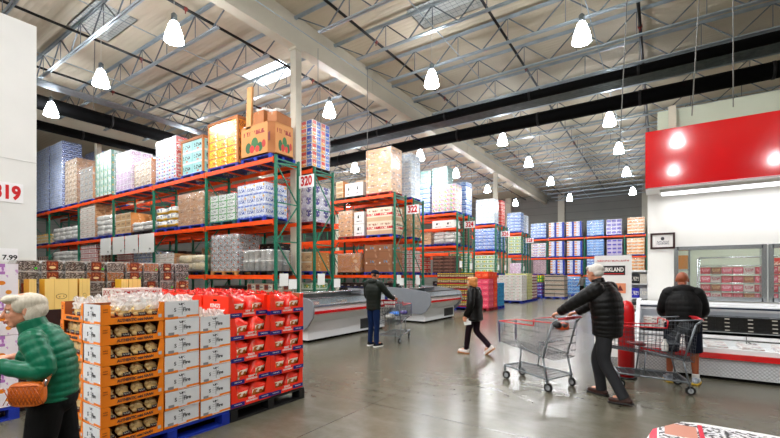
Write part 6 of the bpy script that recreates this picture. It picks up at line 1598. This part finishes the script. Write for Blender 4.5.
hb2 = thing('handbag', 'orange quilted leather handbag hanging at the hip of the woman in green', 'bag', w @ Vector((.05, .225, .885)), R(236-12), scale=(.8, .8, .9))
b = MB(); b.ell((0, 0, 0), (.125, .045, .085), 24, k=14, power=.55); 
remeshed('bag_body', b, printed('x', '#000000', []) if False else mat('leather_orange', '#dd7f2a', .4, nscale=10, namp=.1, bump=.4, bscale=22), hb2, .006, 3)
b = MB()
for k in range(-4, 5):
    b.tube((k*.026-.03, .0475, -.06), (k*.026+.03, .0475, .055), .0035, 5); b.tube((k*.026+.03, .0475, -.06), (k*.026-.03, .0475, .055), .0025, 5)
b.tube((-.09, .044, .062), (.09, .044, .062), .004, 6)
b.build('quilting', mat('leather_dark', '#b8611c', .45), hb2)
b = MB(); pp = [(-.115, .0, .06), (-.135, -.02, .12), (-.13, -.05, .19), (-.11, -.09, .25)]
for p, q in zip(pp, pp[1:]): b.bar(p, q, .035, .006, up=(0, 1, 0))
b.build('strap', mat('strap_tan', '#b8743a', .5), hb2)
b = MB(); b.tube((-.118, .0, .05), (-.128, .0, .1), .009, 8); b.build('ring', CHROME, hb2)

# small distant shopper
J = dict(pelvis=(0, 0, .88), neck=(.0, 0, 1.4), head=(.02, 0, 1.53), shl=(0, .17, 1.33), shr=(0, -.17, 1.33), ell=(.02, .23, 1.08), elr=(.02, -.23, 1.08), wrl=(.16, .2, .9), wrr=(.16, -.2, .9), handl=((1, 0, -.5), (0, -1, 0), (0, 0, 1), 25), handr=((1, 0, -.5), (0, 1, 0), (0, 0, 1), 25),
    hipl=(0, .09, .86), hipr=(0, -.09, .86), knl=(.04, .09, .47), knr=(-.02, -.09, .47), anl=(.06, .1, .085), anr=(-.08, -.1, .085), toel=(.25, .1, .05), toer=(.1, -.1, .05), tw=(.14, .1))
person('distant shopper in grey jacket and dark trousers far down the aisle', (-4.72, 32.2, 0), 150, J, skinm('skin_f', '#9a6a4c'), hd=dict(rot=(0, 0)),
    top=dict(mat=cloth('jacket_grey', '#8a8886'), torso=dict(pts=[(0, 0, .84), (0, 0, 1.1), (0, 0, 1.3), (0, 0, 1.4)], rad=[(.18, .13), (.18, .13), (.2, .13), (.09, .08)]), ridge=None, vox=.02), legs=dict(mat=BLKT, hip=(.12, .16, .12), r=(.085, .065, .055), hem=-.02), shoes=dict(mat=BLKT, sole=BLKT), hair=dict(mat=mat('hair_black', '#17120f', .6), blobs=[((-.02, 0, .04), (.1, .09, .08))]), vox=.018)

# ------------------------------------------------------------------ camera, world, view
cd = bpy.data.cameras.new('camera'); cd.sensor_width = 36; cd.lens = 403/780*36; cd.shift_y = 56/780; cd.clip_start = .05; cd.clip_end = 200
co = bpy.data.objects.new('camera', cd); COL.objects.link(co); co.location = (0, 0, 1.62); co.rotation_euler = (PI/2, 0, math.atan2(.5563, .8310))
S.camera = co
w = bpy.data.worlds.new('world'); S.world = w; w.use_nodes = True
w.node_tree.nodes['Background'].inputs[0].default_value = (.75, .82, 1, 1); w.node_tree.nodes['Background'].inputs[1].default_value = .4
S.view_settings.view_transform = 'Standard'; S.view_settings.look = 'None'; S.view_settings.gamma = 1; S.view_settings.use_curve_mapping = False
S.view_settings.exposure = EXPO
